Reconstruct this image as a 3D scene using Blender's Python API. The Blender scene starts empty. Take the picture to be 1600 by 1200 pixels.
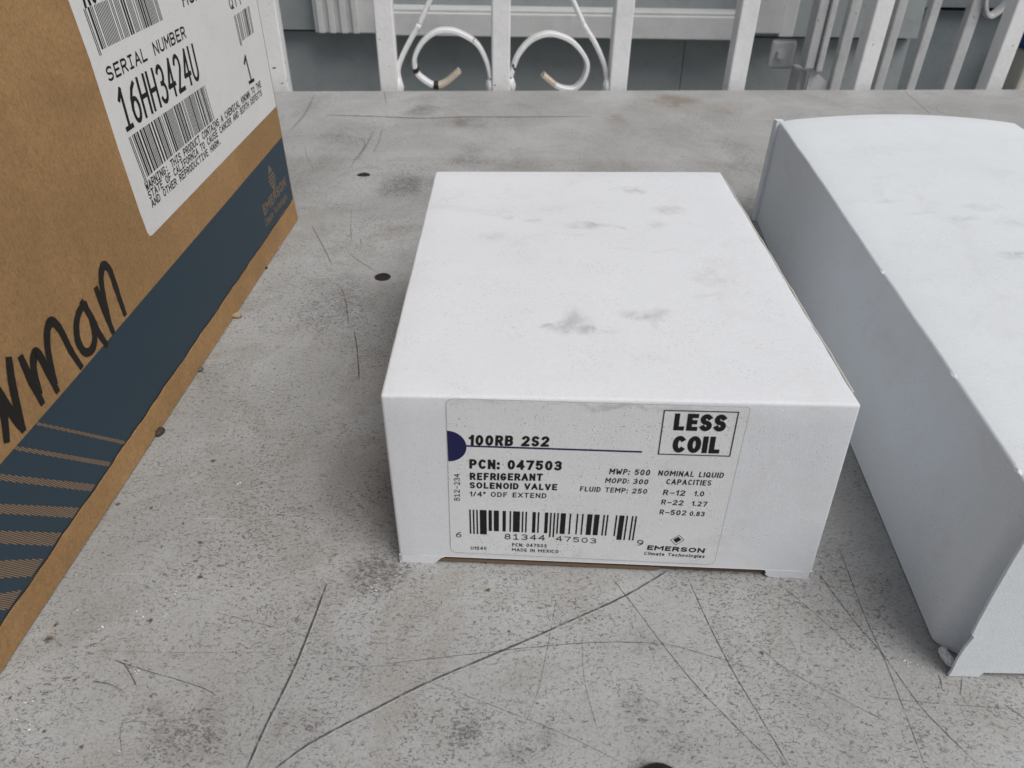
import bpy, bmesh, math, random
from mathutils import Vector, Matrix
rnd = random.Random(7)
MM = 0.001
sc = bpy.context.scene

# ------------------------------------------------------------------ camera
cam_data = bpy.data.cameras.new("camera")
cam = bpy.data.objects.new("camera", cam_data)
sc.collection.objects.link(cam)
sc.camera = cam
cam_data.sensor_width = 36.0
cam_data.sensor_fit = 'HORIZONTAL'
cam_data.lens = 36.0 * 1160.0 / 1600.0
cam_data.clip_start = 0.005
cam_data.clip_end = 400.0
PITCH, ROLL = math.radians(36.33), math.radians(0.82)
fwd = Vector((0, math.cos(PITCH), -math.sin(PITCH)))
rgt = Vector((1, 0, 0)); upv = rgt.cross(fwd)
R_ = rgt * math.cos(ROLL) + upv * math.sin(ROLL)
U_ = -rgt * math.sin(ROLL) + upv * math.cos(ROLL)
cam.matrix_world = Matrix(((R_.x, U_.x, -fwd.x, 0), (R_.y, U_.y, -fwd.y, 0), (R_.z, U_.z, -fwd.z, 0.17), (0, 0, 0, 1)))
cam_data.dof.use_dof = True
cam_data.dof.focus_distance = 0.235
cam_data.dof.aperture_fstop = 32.0

# ------------------------------------------------------------------ sky, sun, exposure
SUN_EL, SUN_AZ = math.radians(56), math.radians(132)   # azimuth clockwise from +Y
world = bpy.data.worlds.new("World"); sc.world = world; world.use_nodes = True
wt = world.node_tree; wt.nodes.clear()
wo = wt.nodes.new('ShaderNodeOutputWorld'); bg = wt.nodes.new('ShaderNodeBackground')
sky = wt.nodes.new('ShaderNodeTexSky'); sky.sky_type = 'NISHITA'; sky.sun_disc = False
sky.sun_elevation = SUN_EL; sky.sun_rotation = SUN_AZ
sky.dust_density = 4.0; sky.air_density = 1.0; sky.ozone_density = 1.0
hs = wt.nodes.new('ShaderNodeHueSaturation'); hs.inputs['Saturation'].default_value = 0.52
wt.links.new(sky.outputs[0], hs.inputs['Color']); wt.links.new(hs.outputs[0], bg.inputs[0]); wt.links.new(bg.outputs[0], wo.inputs[0])
bg.inputs[1].default_value = 0.074
sun_d = bpy.data.lights.new("sun", 'SUN'); sun_d.energy = 2.35; sun_d.angle = math.radians(42); sun_d.color = (1.0, 0.965, 0.93)
sun = bpy.data.objects.new("sun", sun_d); sc.collection.objects.link(sun)
sd = Vector((math.sin(SUN_AZ) * math.cos(SUN_EL), math.cos(SUN_AZ) * math.cos(SUN_EL), math.sin(SUN_EL)))
sun.rotation_euler = sd.to_track_quat('Z', 'Y').to_euler(); sun.location = (0, 0, 5)
sc.view_settings.view_transform = 'Standard'; sc.view_settings.look = 'None'
sc.view_settings.exposure = -0.16; sc.view_settings.gamma = 1.0

# measured positions in millimetres: tabletop marks, label print and railing curves
LABEL = [[15.79, 58.91], [14.51, 7.1], [16.11, 5.29], [88.37, 4.4], [89.92, 7.22], [87.18, 60.96]]
FTEXT = [('100RB 2S2', [20.97, 45.46], [41.48, 45.96], [21.15, 48.89], 'b'), ('PCN: 047503', [20.87, 37.48], [45.15, 38.05], [20.94, 40.79], 'b'), ('REFRIGERANT', [20.93, 33.52], [40.25, 34.19], [20.98, 36.08], 'b'), ('SOLENOID VALVE', [20.87, 30.52], [44.22, 31.01], [20.91, 32.77], 'b'), ('1/4" ODF EXTEND', [20.88, 27.57], [41.52, 27.98], [20.91, 29.36], 'm'), ('U1540', [20.71, 6.61], [25.34, 6.78], [20.74, 7.94], 'm'), ('PCN: 047503', [32.47, 8.7], [42.35, 8.78], [32.45, 10.07], 'm'), ('MADE IN MEXICO', [32.49, 6.75], [45.77, 6.69], [32.48, 8.02], 'm'), ('MWP: 500', [57.25, 37.45], [67.85, 37.5], [57.41, 39.45], 'm'), ('MOPD: 300', [56.47, 34.37], [67.73, 34.35], [56.66, 36.16], 'm'), ('FLUID TEMP: 250', [50.09, 31.02], [67.9, 31.0], [50.18, 32.78], 'm'), ('NOMINAL LIQUID', [69.87, 37.6], [86.74, 37.63], [69.94, 39.45], 'm'), ('CAPACITIES', [72.3, 34.69], [84.03, 34.8], [72.34, 36.57], 'm'), ('R–12', [71.94, 30.8], [77.9, 30.86], [71.99, 32.72], 'm'), ('1.0', [80.16, 30.87], [82.88, 30.87], [80.15, 32.69], 'm'), ('R–22', [71.92, 27.36], [77.92, 27.32], [71.99, 29.22], 'm'), ('1.27', [80.1, 27.28], [84.23, 27.24], [80.1, 29.03], 'm'), ('R–502', [71.94, 23.59], [79.23, 23.62], [72.01, 25.49], 'm'), ('0.83', [80.02, 23.5], [84.17, 23.57], [80.03, 25.23], 'm'), ('LESS', [71.51, 52.77], [84.6, 52.93], [71.3, 58.06], 'x'), ('COIL', [72.2, 45.56], [84.35, 45.83], [71.95, 51.04], 'x'), ('EMERSON', [70.17, 9.58], [86.5, 9.21], [70.23, 11.46], 'x'), ('Climate Technologies', [69.69, 7.47], [86.82, 7.2], [69.78, 8.78], 'm')]
FSTROKE = [('B12-234', [18.21, 25.88], [18.49, 35.56], [16.67, 25.8]), ('6', [16.71, 11.5], [18.27, 11.48], [16.78, 13.74]), ('81344', [30.37, 11.52], [41.65, 11.63], [30.36, 13.75]), ('47503', [44.75, 11.7], [56.09, 11.32], [44.66, 13.71]), ('9', [67.46, 11.18], [69.28, 11.05], [67.21, 13.49])]
BARC = [[20.66, 22.62], [66.29, 22.56], [20.57, 13.13], [66.02, 12.72]]
GUARD = [26.49, 14.58]
DISC = [[15.65, 49.62], [15.74, 40.05], [20.44, 45.3]]
RULE = [[20.44, 45.21], [64.69, 45.42]]
FRAME = [[68.84, 58.83], [86.61, 59.07], [87.01, 45.1], [69.13, 44.93]]
DIAM = [[76.32, 13.74], [78.27, 16.26], [80.1, 14.25], [78.4, 11.66]]
FOOT = [[10.34, 1.19], [12.67, 3.52], [104.7, 2.45], [106.7, -0.18], [0.0, 0.0], [118.11, -0.0]]
KLABEL = [[135.91, 130.66], [135.63, 113.85], [133.1, 87.48], [132.0, 65.85], [132.09, 57.09], [136.11, 55.98], [281.64, 58.31], [287.78, 71.85], [291.52, 82.38], [293.52, 98.47], [293.17, 105.59]]
KTEXT = [('SERIAL NUMBER', [141.27, 105.84], [204.72, 106.26], [141.91, 110.16], 0.13), ('16HH3424U', [141.09, 89.99], [206.36, 90.52], [143.07, 103.15], 0.11), ('QTY', [255.72, 107.36], [271.37, 107.54], [256.13, 112.23], 0.13), ('1', [254.75, 76.04], [263.27, 75.69], [254.78, 88.38], 0.11), ('R07', [142.97, 126.98], [155.61, 127.75], [144.86, 138.37], 0.11), ('HUA', [209.9, 116.09], [228.05, 116.45], [211.36, 121.26], 0.13), ('WARNING: THIS PRODUCT CONTAINS A CHEMICAL KNOWN TO THE', [140.38, 69.84], [269.47, 71.34], [140.65, 72.76], 0.14), ('STATE OF CALIFORNIA TO CAUSE CANCER AND BIRTH DEFECTS', [140.18, 66.79], [267.82, 67.84], [140.49, 69.58], 0.14), ('AND OTHER REPRODUCTIVE HARM.', [140.24, 63.81], [208.53, 63.96], [140.46, 66.53], 0.14)]
KBAR = [[[140.84, 88.22], [208.84, 87.72], [141.63, 73.6], [208.98, 74.05]], [[142.79, 126.29], [192.74, 123.39], [141.49, 114.88], [190.59, 115.32]], [[257.74, 104.74], [279.52, 105.38], [256.73, 93.74], [277.74, 94.29]]]
KLOGO = [('EMERSON', [235.03, 21.04], [275.28, 21.75], [235.38, 26.04], 'x'), ('Climate Technologies', [234.02, 15.94], [272.59, 15.83], [233.95, 19.74], 'm')]
KDIAM = [[249.76, 34.11], [257.62, 36.82], [260.45, 31.65], [254.59, 27.09]]
BAND_TOP = [[32.21, 41.17], [45.47, 40.81], [65.83, 41.12], [208.31, 42.44], [278.09, 43.56]]
BAND_BOT = [[7.53, 9.63], [82.5, 9.82], [108.86, 9.98], [280.39, 12.51]]
KBOT = [[0.2, 0.25], [119.93, 1.86], [96.85, -2.19], [277.07, 2.46], [275.0, -0.0]]
HATCH = [[[49.04, 40.89], [77.37, 9.87], [75.55, 9.96], [49.35, 39.61]], [[38.49, 41.76], [68.37, 8.58], [65.77, 9.14], [38.52, 40.27]], [[30.76, 39.32], [57.94, 8.63], [55.06, 9.19], [29.52, 37.73]], [[26.13, 33.4], [48.14, 8.54], [44.66, 8.83], [24.36, 31.14]], [[21.76, 27.82], [37.98, 9.02], [33.67, 8.98], [19.83, 25.35]], [[17.16, 21.93], [28.3, 9.13], [22.98, 9.38], [14.49, 18.52]], [[12.24, 15.64], [17.63, 9.29], [12.74, 9.65], [9.66, 12.35]]]
WRITE = [[[94.27, 56.95], [93.71, 49.81], [93.23, 42.22]], [[93.77, 45.75], [95.88, 52.86], [98.43, 58.52], [101.94, 60.99], [103.95, 58.55], [103.51, 52.91], [102.87, 47.77], [102.41, 43.3]], [[86.94, 55.76], [83.47, 55.86], [79.48, 53.46], [76.98, 49.13], [77.57, 44.83], [80.94, 43.59], [84.4, 45.77], [86.23, 50.72], [86.43, 54.81]], [[85.68, 57.18], [86.57, 51.93], [86.83, 45.67], [87.86, 40.8]], [[54.71, 58.24], [54.1, 51.85], [53.75, 44.2]], [[54.7, 47.04], [56.86, 53.52], [59.81, 56.41], [60.93, 54.34], [60.81, 49.05], [60.64, 43.15]], [[61.37, 45.55], [64.29, 53.73], [67.8, 58.72], [70.92, 59.53], [72.43, 55.81], [72.5, 48.93], [73.45, 42.46]], [[50.87, 60.36], [48.36, 55.69], [45.72, 49.22], [43.68, 43.12]], [[43.68, 43.12], [43.12, 47.29], [43.1, 51.78], [43.07, 58.29]], [[42.36, 56.31], [40.79, 50.49], [37.49, 44.62]]]
SCR = [(1.0, 0.85, [[-51.4, 135.0], [-52.6, 121.5], [-53.8, 110.7], [-55.3, 102.1], [-57.1, 93.4], [-58.8, 82.2]]), (1.0, 0.75, [[45.9, 141.3], [32.1, 132.0], [18.2, 124.5], [7.3, 118.7], [-6.2, 111.9], [-19.0, 105.5], [-30.0, 99.0], [-45.7, 89.1], [-53.5, 81.9]]), (0.5, 0.7, [[-100.5, 110.0], [-97.2, 108.6], [-93.9, 105.3], [-91.3, 102.3]]), (0.9, 0.55, [[-103.2, 103.9], [-98.3, 103.0], [-93.5, 100.7]]), (0.35, 0.8, [[-98.7, 109.4], [-91.7, 107.2], [-83.0, 104.9], [-74.9, 102.4], [-71.1, 100.5]]), (0.3, 0.5, [[-80.0, 124.9], [-71.6, 122.7], [-61.9, 120.2]]), (0.25, 0.4, [[-106.2, 112.5], [-81.4, 112.3], [-53.8, 113.1]]), (0.3, 0.5, [[-84.4, 93.6], [-91.0, 92.9], [-87.5, 85.0]]), (0.3, 0.5, [[-44.2, 108.8], [-31.5, 109.3], [-25.5, 109.5]]), (0.35, 0.7, [[-31.6, 109.8], [-11.4, 112.8], [9.3, 115.7], [26.2, 117.2], [40.9, 116.8], [50.8, 114.0], [64.2, 109.6]]), (0.4, 0.8, [[29.4, 138.2], [35.8, 126.1], [40.8, 116.2], [48.6, 102.8], [62.8, 83.5]]), (0.45, 0.85, [[51.4, 137.1], [53.3, 126.4], [56.5, 111.8], [60.4, 98.8], [65.1, 83.6]]), (0.45, 0.8, [[89.2, 141.4], [93.4, 125.8], [97.6, 114.2], [101.5, 99.4], [109.3, 84.2]]), (0.35, 0.8, [[98.5, 149.8], [97.2, 127.1], [97.3, 113.6], [96.6, 99.4], [95.6, 84.0]]), (0.35, 0.6, [[65.1, 117.2], [71.3, 109.7], [82.0, 102.3], [92.2, 95.7]]), (0.3, 0.7, [[77.7, 135.5], [84.7, 125.6], [92.1, 113.5]]), (0.3, 0.5, [[-25.1, 107.1], [-0.8, 97.9], [15.3, 91.2], [26.8, 85.3]]), (0.3, 0.5, [[19.6, 120.7], [19.2, 106.7], [21.8, 91.3]]), (0.3, 0.5, [[13.0, 129.6], [8.1, 105.4], [4.0, 93.9]]), (0.3, 0.5, [[88.6, 102.9], [107.1, 101.1], [128.1, 100.0]]), (0.6, 0.7, [[109.3, 109.2], [109.1, 107.2], [108.4, 105.0]]), (0.5, 0.6, [[114.9, 108.2], [112.1, 103.3]]), (0.9, 0.7, [[121.9, 101.3], [125.6, 97.2]]), (1.1, 0.6, [[-109.3, 372.9], [-99.2, 350.7], [-89.2, 327.8]]), (0.6, 0.7, [[-83.4, 340.5], [-75.5, 330.8], [-65.4, 320.1]]), (0.5, 0.5, [[-58.2, 311.2], [-54.8, 307.0]]), (0.9, 0.5, [[-80.4, 305.8], [-74.9, 289.0], [-70.8, 272.4]]), (0.8, 0.75, [[-67.6, 267.6], [-63.4, 251.7], [-58.9, 230.6]]), (0.8, 0.55, [[-109.4, 517.2], [-104.8, 512.2], [-102.6, 499.6], [-104.1, 478.0], [-104.8, 455.8]]), (0.7, 0.5, [[-102.3, 455.0], [-94.9, 461.3], [-85.1, 458.7]]), (0.6, 0.4, [[-91.8, 394.9], [-88.2, 372.1], [-84.4, 354.1]]), (0.6, 0.4, [[-81.2, 360.1], [-78.6, 348.5], [-78.9, 342.9]]), (2.6, 0.8, [[-143.8, 569.9], [-107.4, 568.4], [-70.0, 565.4], [-41.5, 569.9], [-2.9, 571.7], [58.0, 576.2]]), (2.0, 0.35, [[-109.8, 640.4], [-101.4, 596.9]]), (2.5, 0.3, [[-164.1, 624.9], [-159.7, 571.8], [-160.7, 531.0]]), (2.0, 0.3, [[-101.7, 533.6], [-101.7, 502.2], [-103.3, 473.5]]), (2.0, 0.25, [[-96.4, 545.1], [-94.2, 507.5], [-95.2, 487.8]]), (0.9, 0.5, [[-165.9, 511.5], [-151.9, 523.1]]), (0.9, 0.7, [[331.0, 663.5], [326.8, 623.4], [322.9, 590.4]]), (0.9, 0.5, [[329.4, 627.1], [335.1, 591.0]]), (0.5, 0.4, [[-109.2, 310.9], [-96.7, 301.8]]), (0.8, 0.4, [[-113.2, 436.8], [-101.0, 460.2]])]
HOLES = [[-94.1, 447.8], [-62.6, 316.0], [33.9, 83.8]]
STAINS = [(-8.6, 92.2, 4.5, 3.1, 0.8), (10.2, 91.7, 2.1, 6.0, 0.6), (-77.8, 93.5, 10.6, 8.1, 0.8), (-37.5, 137.8, 10.9, 6.7, 0.8), (-52.5, 130.9, 7.1, 6.5, 0.5), (-63.6, 432.1, 15.4, 19.8, 0.8), (-74.6, 586.3, 11.8, 14.8, 1), (-37.0, 559.1, 13.3, 13.6, 0.9), (-30.0, 490.0, 12.8, 24.0, 0.7), (36.4, 118.1, 4.2, 3.9, 0.5), (115.9, 177.3, 4.2, 12.3, 0.3), (-119.1, 533.0, 18.2, 40.8, 0.5), (-80.6, 287.2, 17.1, 31.7, 0.4), (97.0, 152.2, 5.8, 7.8, 0.4), (-160.9, 585.5, 9.8, 32.6, 0.4), (32.2, 98.4, 4.7, 4.9, 0.7), (40.1, 90.6, 4.5, 3.1, 0.6), (151.3, 497.6, 8.7, 70.1, 0.4), (-52.8, 90.8, 7.5, 6.2, 0.5), (4.2, 87.1, 5.9, 2.9, 0.6), (7.0, 602.2, 10.1, 13.7, 0.5)]
BROWN = [(128.8, 620.7, 23.0, 21.6, 0.9), (162.6, 597.8, 18.3, 20.5, 0.5), (74.3, 569.0, 10.7, 12.5, 0.7), (-102.2, 113.9, 2.3, 2.8, 0.45), (198.3, 540.1, 9.4, 42.7, 0.3), (-38.4, 559.1, 7.6, 13.6, 0.6), (40.2, 100.2, 9.4, 6.6, 0.2)]
RUST = [(-95.9, 121.8, 0.9, 1.1, 1), (-120.4, 120.0, 0.7, 0.9, 1), (-107.6, 104.3, 0.6, 0.8, 1), (-108.4, 91.0, 0.7, 0.9, 1), (-87.1, 100.2, 0.5, 0.5, 1), (-121.0, 99.2, 0.6, 0.8, 1), (-98.1, 87.4, 0.7, 0.8, 1), (-100.2, 185.1, 1.1, 1.7, 1), (-123.1, 164.4, 0.8, 1.2, 1), (-112.2, 163.0, 0.8, 1.2, 1), (-92.1, 149.2, 0.8, 1.0, 1), (-87.6, 136.5, 0.9, 1.2, 1), (-77.8, 133.3, 0.5, 0.7, 1), (-99.8, 156.7, 0.6, 0.8, 1), (-6.0, 133.5, 0.9, 1.1, 1), (0.1, 120.0, 0.5, 0.6, 1), (-44.2, 105.5, 0.6, 0.7, 1), (-62.5, 90.8, 0.4, 0.5, 1), (-120.1, 115.5, 1.3, 1.7, 1), (65.9, 114.7, 0.8, 1.0, 1)]
FLEC = [(-92.6, 131.3, 1.6), (-117.0, 124.9, 1.4), (-100.6, 124.8, 1.2), (-98.7, 123.2, 1.4), (-107.9, 119.0, 1.5), (-92.8, 123.5, 1.0), (-88.5, 112.2, 0.8), (-92.8, 106.7, 1.6), (-115.8, 98.8, 1.6), (-112.0, 91.7, 1.8), (-88.5, 86.8, 1.2), (12.3, 131.8, 1.3), (28.6, 114.7, 0.7), (27.8, 104.2, 0.8), (101.9, 113.1, 1.8), (103.1, 112.3, 1.6), (105.6, 111.3, 1.0), (-88.4, 174.0, 1.4), (-91.1, 224.1, 1.6), (-110.1, 295.6, 1.4), (-36.7, 132.3, 1.6), (-37.9, 134.0, 1.2), (55.7, 85.9, 0.8), (113.2, 89.1, 1), (-122.6, 136.3, 0.8), (-74.1, 137.9, 0.8), (-54.7, 87.0, 0.6), (-116.3, 93.3, 0.9), (-145.2, 569.8, 1.5), (-104.9, 559.1, 4)]
CRUMB = [(-120.6, 277.3, 4.5, 0), (-120.7, 343.6, 3.5, 0), (-122.6, 236.7, 3, 1), (-123.3, 198.6, 4, 2), (-126.3, 231.5, 2, 1), (-120.5, 322.8, 2.5, 2)]
SCROLL0 = [[-22.1, 658.0, 7.5], [-25.2, 657.8, 20.2], [-32.9, 657.3, 33.6], [-45.8, 656.4, 41.3], [-56.1, 655.7, 43.7], [-66.5, 655.0, 42.3], [-77.3, 654.2, 34.6], [-84.3, 653.8, 22.8], [-83.4, 653.8, 11.8], [-76.9, 654.3, 5.1], [-68.5, 654.8, 0.9], [-59.3, 655.5, 3.5], [-47.7, 656.3, 12.7]]
SCROLL1 = [[-69.4, 654.8, 65.7], [-79.1, 654.1, 48.0], [-87.6, 653.5, 35.1], [-94.8, 653.1, 22.8], [-98.8, 652.8, 11.8], [-96.6, 652.9, -1.5]]
SCROLL2 = [[-4.8, 659.2, 8.5], [0.4, 659.5, 23.6], [9.2, 660.1, 34.5], [19.5, 660.8, 39.9], [30.0, 661.5, 40.8], [43.5, 662.5, 36.4], [53.6, 663.1, 27.6], [59.2, 663.5, 17.5], [57.2, 663.4, 6.2], [51.1, 663.0, -1.1], [44.6, 662.5, -2.6], [34.6, 661.9, 0.0], [22.2, 661.0, 9.4]]
SCROLL3 = [[44.3, 662.5, 65.9], [54.3, 663.2, 48.1], [65.0, 663.9, 33.5], [72.5, 664.4, 20.0], [76.1, 664.7, 9.8], [77.7, 664.8, -2.2]]

# ------------------------------------------------------------------ node helpers
def mat(name, col, rough=0.7):
    m = bpy.data.materials.new(name); m.use_nodes = True
    b = m.node_tree.nodes['Principled BSDF']
    b.inputs['Base Color'].default_value = (*col, 1); b.inputs['Roughness'].default_value = rough
    b.inputs['Specular IOR Level'].default_value = 0.35
    return m
class NT:
    def __init__(s, m): s.t = m.node_tree; s.b = s.t.nodes['Principled BSDF']; s.tc = s.n('ShaderNodeTexCoord')
    def n(s, k, **kw):
        x = s.t.nodes.new(k)
        for a, v in kw.items(): setattr(x, a, v)
        return x
    def put(s, sock, v):
        if hasattr(v, 'is_output'): s.t.links.new(v, sock)
        elif isinstance(v, (tuple, list)) and len(v) == 3 and sock.type == 'RGBA': sock.default_value = (*v, 1)
        else: sock.default_value = v
    def math(s, op, a, b=0.0, c=0.0, clamp=False):
        x = s.n('ShaderNodeMath', operation=op, use_clamp=clamp); s.put(x.inputs[0], a); s.put(x.inputs[1], b); s.put(x.inputs[2], c); return x.outputs[0]
    def mapping(s, loc=(0, 0, 0), rot=(0, 0, 0), scale=(1, 1, 1), src=None):
        x = s.n('ShaderNodeMapping'); s.put(x.inputs[0], src or s.tc.outputs['Object'])
        x.inputs[1].default_value = loc; x.inputs[2].default_value = rot; x.inputs[3].default_value = scale; return x.outputs[0]
    def noise(s, scale, detail=4, rough=.55, dist=0.0, vec=None):
        x = s.n('ShaderNodeTexNoise'); s.put(x.inputs['Vector'], vec or s.tc.outputs['Object'])
        x.inputs['Scale'].default_value = scale; x.inputs['Detail'].default_value = detail
        x.inputs['Roughness'].default_value = rough; x.inputs['Distortion'].default_value = dist; return x.outputs[0]
    def ramp(s, v, a, b, smooth=True):
        x = s.n('ShaderNodeMapRange'); x.interpolation_type = 'SMOOTHSTEP' if smooth else 'LINEAR'
        s.put(x.inputs[0], v); x.inputs[1].default_value = a; x.inputs[2].default_value = b; return x.outputs[0]
    def mix(s, f, a, b, mode='MIX'):
        x = s.n('ShaderNodeMix', data_type='RGBA', blend_type=mode); s.put(x.inputs[0], f); s.put(x.inputs[6], a); s.put(x.inputs[7], b); return x.outputs[2]
    def bump(s, h, strength, dist):
        x = s.n('ShaderNodeBump'); s.put(x.inputs['Height'], h); x.inputs['Strength'].default_value = strength; x.inputs['Distance'].default_value = dist
        s.t.links.new(x.outputs[0], s.b.inputs['Normal'])
    def color(s, c): s.put(s.b.inputs['Base Color'], c)
    def blob(s, cx, cy, rx, ry, warp=None, plane=(0, 1)):
        src = warp or s.tc.outputs['Object']
        inv = [0, 0, 0]; loc = [0, 0, 0]
        inv[plane[0]] = 1 / (rx * MM); inv[plane[1]] = 1 / (ry * MM)
        loc[plane[0]] = -cx / rx; loc[plane[1]] = -cy / ry
        v = s.mapping(loc, (0, 0, 0), inv, src)
        x = s.n('ShaderNodeVectorMath', operation='LENGTH'); s.t.links.new(v, x.inputs[0])
        return s.ramp(x.outputs['Value'], 1.0, 0.1)
    def warp(s, scale, amt):
        x = s.n('ShaderNodeTexNoise'); s.put(x.inputs['Vector'], s.tc.outputs['Object']); x.inputs['Scale'].default_value = scale; x.inputs['Detail'].default_value = 3
        y = s.n('ShaderNodeVectorMath', operation='SUBTRACT'); s.t.links.new(x.outputs['Color'], y.inputs[0]); y.inputs[1].default_value = (.5, .5, .5)
        z = s.n('ShaderNodeVectorMath', operation='SCALE'); s.t.links.new(y.outputs[0], z.inputs[0]); z.inputs['Scale'].default_value = amt
        w = s.n('ShaderNodeVectorMath', operation='ADD'); s.t.links.new(z.outputs[0], w.inputs[0]); s.t.links.new(s.tc.outputs['Object'], w.inputs[1])
        return w.outputs[0]

# table: worn grey paint with dark curled specks, smudges and rust
def table_material():
    m = mat("worn_grey_paint", (.45, .45, .45), .55); N = NT(m)
    big = N.noise(9, 5, .6, .6); mid = N.noise(45, 5, .6, .4)
    base = N.mix(N.ramp(big, .35, .68), (.365, .369, .366), (.47, .478, .48))
    base = N.mix(N.math('MULTIPLY', N.ramp(mid, .48, .72), .45), base, (.315, .305, .285))
    wear = N.ramp(N.noise(17, 6, .68, 1.2), .50, .58); base = N.mix(N.math('MULTIPLY', wear, .34), base, (.30, .285, .25))
    fine = N.noise(1400, 3, .6)
    base = N.mix(N.ramp(fine, .3, .75), base, N.mix(1, base, (.80, .80, .80), 'MULTIPLY'))
    dens = N.ramp(N.noise(22, 4, .6, .5), .3, .72)
    st = N.n('ShaderNodeAttribute', attribute_name='smudge').outputs['Fac']
    # curled dark specks, running down to the right
    v1 = N.mapping((0, 0, 0), (0, 0, math.radians(42)), (.55, 1, 1))
    n1 = N.noise(1250, 3, .65, 1.2, v1)
    thr = N.math('MULTIPLY_ADD', dens, -.075, .615)
    thr = N.math('SUBTRACT', thr, N.math('MULTIPLY', st, .11))
    d1 = N.math('MULTIPLY', N.math('SUBTRACT', n1, thr), 15, clamp=True)
    # hair-thin curls: a level line of one noise, cut short by another
    n2 = N.noise(640, 2, .6, 1.0, v1)
    curl = N.ramp(N.math('ABSOLUTE', N.math('SUBTRACT', n2, .5)), .034, .008)
    gate_ = N.ramp(N.noise(800, 1, .5, .3), .50, .58)
    d2 = N.math('MULTIPLY', curl, N.math('MULTIPLY', gate_, N.math('MULTIPLY_ADD', dens, .6, .4)))
    ds = N.math('MULTIPLY', N.math('MAXIMUM', N.math('MULTIPLY', d1, .85), d2), .85)
    stn = N.math('MULTIPLY', st, N.ramp(N.noise(230, 5, .75, .6), .36, .60))
    base = N.mix(N.math('MULTIPLY', stn, .68), base, (.15, .14, .14))
    base = N.mix(ds, base, (.085, .08, .08))
    sy = N.n('ShaderNodeSeparateXYZ'); N.t.links.new(N.tc.outputs['Object'], sy.inputs[0])
    yy = N.math('MULTIPLY_ADD', N.noise(60, 4, .6), .012, sy.outputs[1])
    base = N.mix(N.math('MULTIPLY', N.ramp(yy, .481, .492), .16), base, (.62, .63, .64))
    # pale scuffs
    v3 = N.mapping((0, 2, 0), (0, 0, math.radians(-38)), (.12, 1, 1))
    sc_ = N.ramp(N.noise(260, 3, .5, .3, v3), .68, .76)
    base = N.mix(N.math('MULTIPLY', sc_, .35), base, (.60, .60, .60))
    br = N.n('ShaderNodeAttribute', attribute_name='brown').outputs['Fac']
    br = N.math('MULTIPLY', br, N.ramp(N.noise(120, 4, .6, .4), .25, .5))
    base = N.mix(N.math('MULTIPLY', br, .75), base, (.22, .165, .12))
    rs = N.ramp(N.noise(230, 3, .6), .70, .76)
    base = N.mix(N.math('MULTIPLY', rs, .4), base, (.22, .16, .08))
    N.color(base)
    N.put(N.b.inputs['Roughness'], N.math('MULTIPLY_ADD', ds, .25, .5))
    h = N.math('SUBTRACT', N.math('MULTIPLY', fine, .4), N.math('MULTIPLY', ds, .6))
    N.bump(h, .45, .0004)
    return m
M_TABLE = table_material()
M_TEDGE = mat("raw_table_edge", (.3, .29, .28), .8)

def paper(name, col, spots=(), specks=.5, tint=(.62, .60, .56), plane=(0, 1)):
    m = mat(name, col, .62); N = NT(m)
    c = N.mix(N.ramp(N.noise(14, 5, .6, .4), .4, .75), col, tuple(x * .955 for x in col))
    grime = N.math('MULTIPLY', N.ramp(N.noise(36, 6, .7, .8), .52, .76), .38)
    fib = N.ramp(N.noise(800, 4, .75), .3, .7); c = N.mix(N.math('MULTIPLY', fib, .35), c, tuple(x * .86 for x in col))
    c = N.mix(grime, c, tint)
    sp = N.ramp(N.noise(2000, 2, .5, .4), .62, .70)
    spd = N.math('MULTIPLY', sp, N.math('MULTIPLY', N.ramp(N.noise(70, 3, .6), .40, .62), specks))
    c = N.mix(spd, c, (.25, .25, .25))
    w = N.warp(130, .010)
    for (x, y, rx, ry, k) in spots:
        b = N.math('MULTIPLY', N.blob(x, y, rx, ry, warp=w, plane=plane), k * .8)
        b = N.math('MULTIPLY', b, N.ramp(N.noise(230, 4, .6, .5), .25, .65))
        c = N.mix(b, c, (.42, .41, .42))
    N.color(c)
    h = N.math('ADD', N.noise(2600, 4, .7), N.math('MULTIPLY', N.noise(60, 3, .5), 3.0))
    N.bump(h, .5, .00025)
    return m
M_BOX = paper("white_carton_paper", (.785, .812, .85), [(49, 30.5, 12, 5, 1), (48, 36, 6, 9, .7), (54, 31, 5, 2, .7), (40, 32, 5, .9, .7), (67, 39, 10, 4.5, .8), (73, 40, 5, 1.2, .5), (70, 34, 2, 4, .4), (55, 98, 12, 4, .9), (64, 97, 5, 1.4, .5), (48, 91, 4, 1.2, .6), (72, 132, 6, 5, .9), (66, 133, 6, 1.2, .4), (84, 112, 9, 6, .7), (78, 100, 4, 5, .4), (26, 104, 4, 3, .5), (21, 88, 6, 7, .35), (35, 101, 3, 2.5, .5), (90, 62, 7, 9, .45), (88, 50, 6, 4, .35), (70, 79, 18, 1.2, .3)])
M_BOX2 = paper("pale_carton_paper", (.785, .83, .87), [(56, 153, 12, 3, .45), (34, 171, 9, 3, .35), (44, 159, 7, 2.5, .35), (60, 122, 8, 4, .7), (70, 163, 12, 5, .45), (56, 228, 16, 9, .22), (74, 150, 10, 8, .3), (95, 200, 12, 8, .2)], .35)
M_LABEL = paper("label_paper", (.795, .815, .83), [(25, 60, 12, 2, .5), (60, 59.6, 30, 1.2, .7), (50, 20, 14, 5, .2), (75, 40, 6, 12, .2)], .8, plane=(0, 2))
M_KLABEL = paper("shipping_label_paper", (.76, .77, .765), [(200, 88, 16, 7, .25), (230, 104, 10, 6, .2)], .35, plane=(0, 2))
M_FLUTE = mat("brown_board_edge", (.13, .085, .055), .85)
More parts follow.
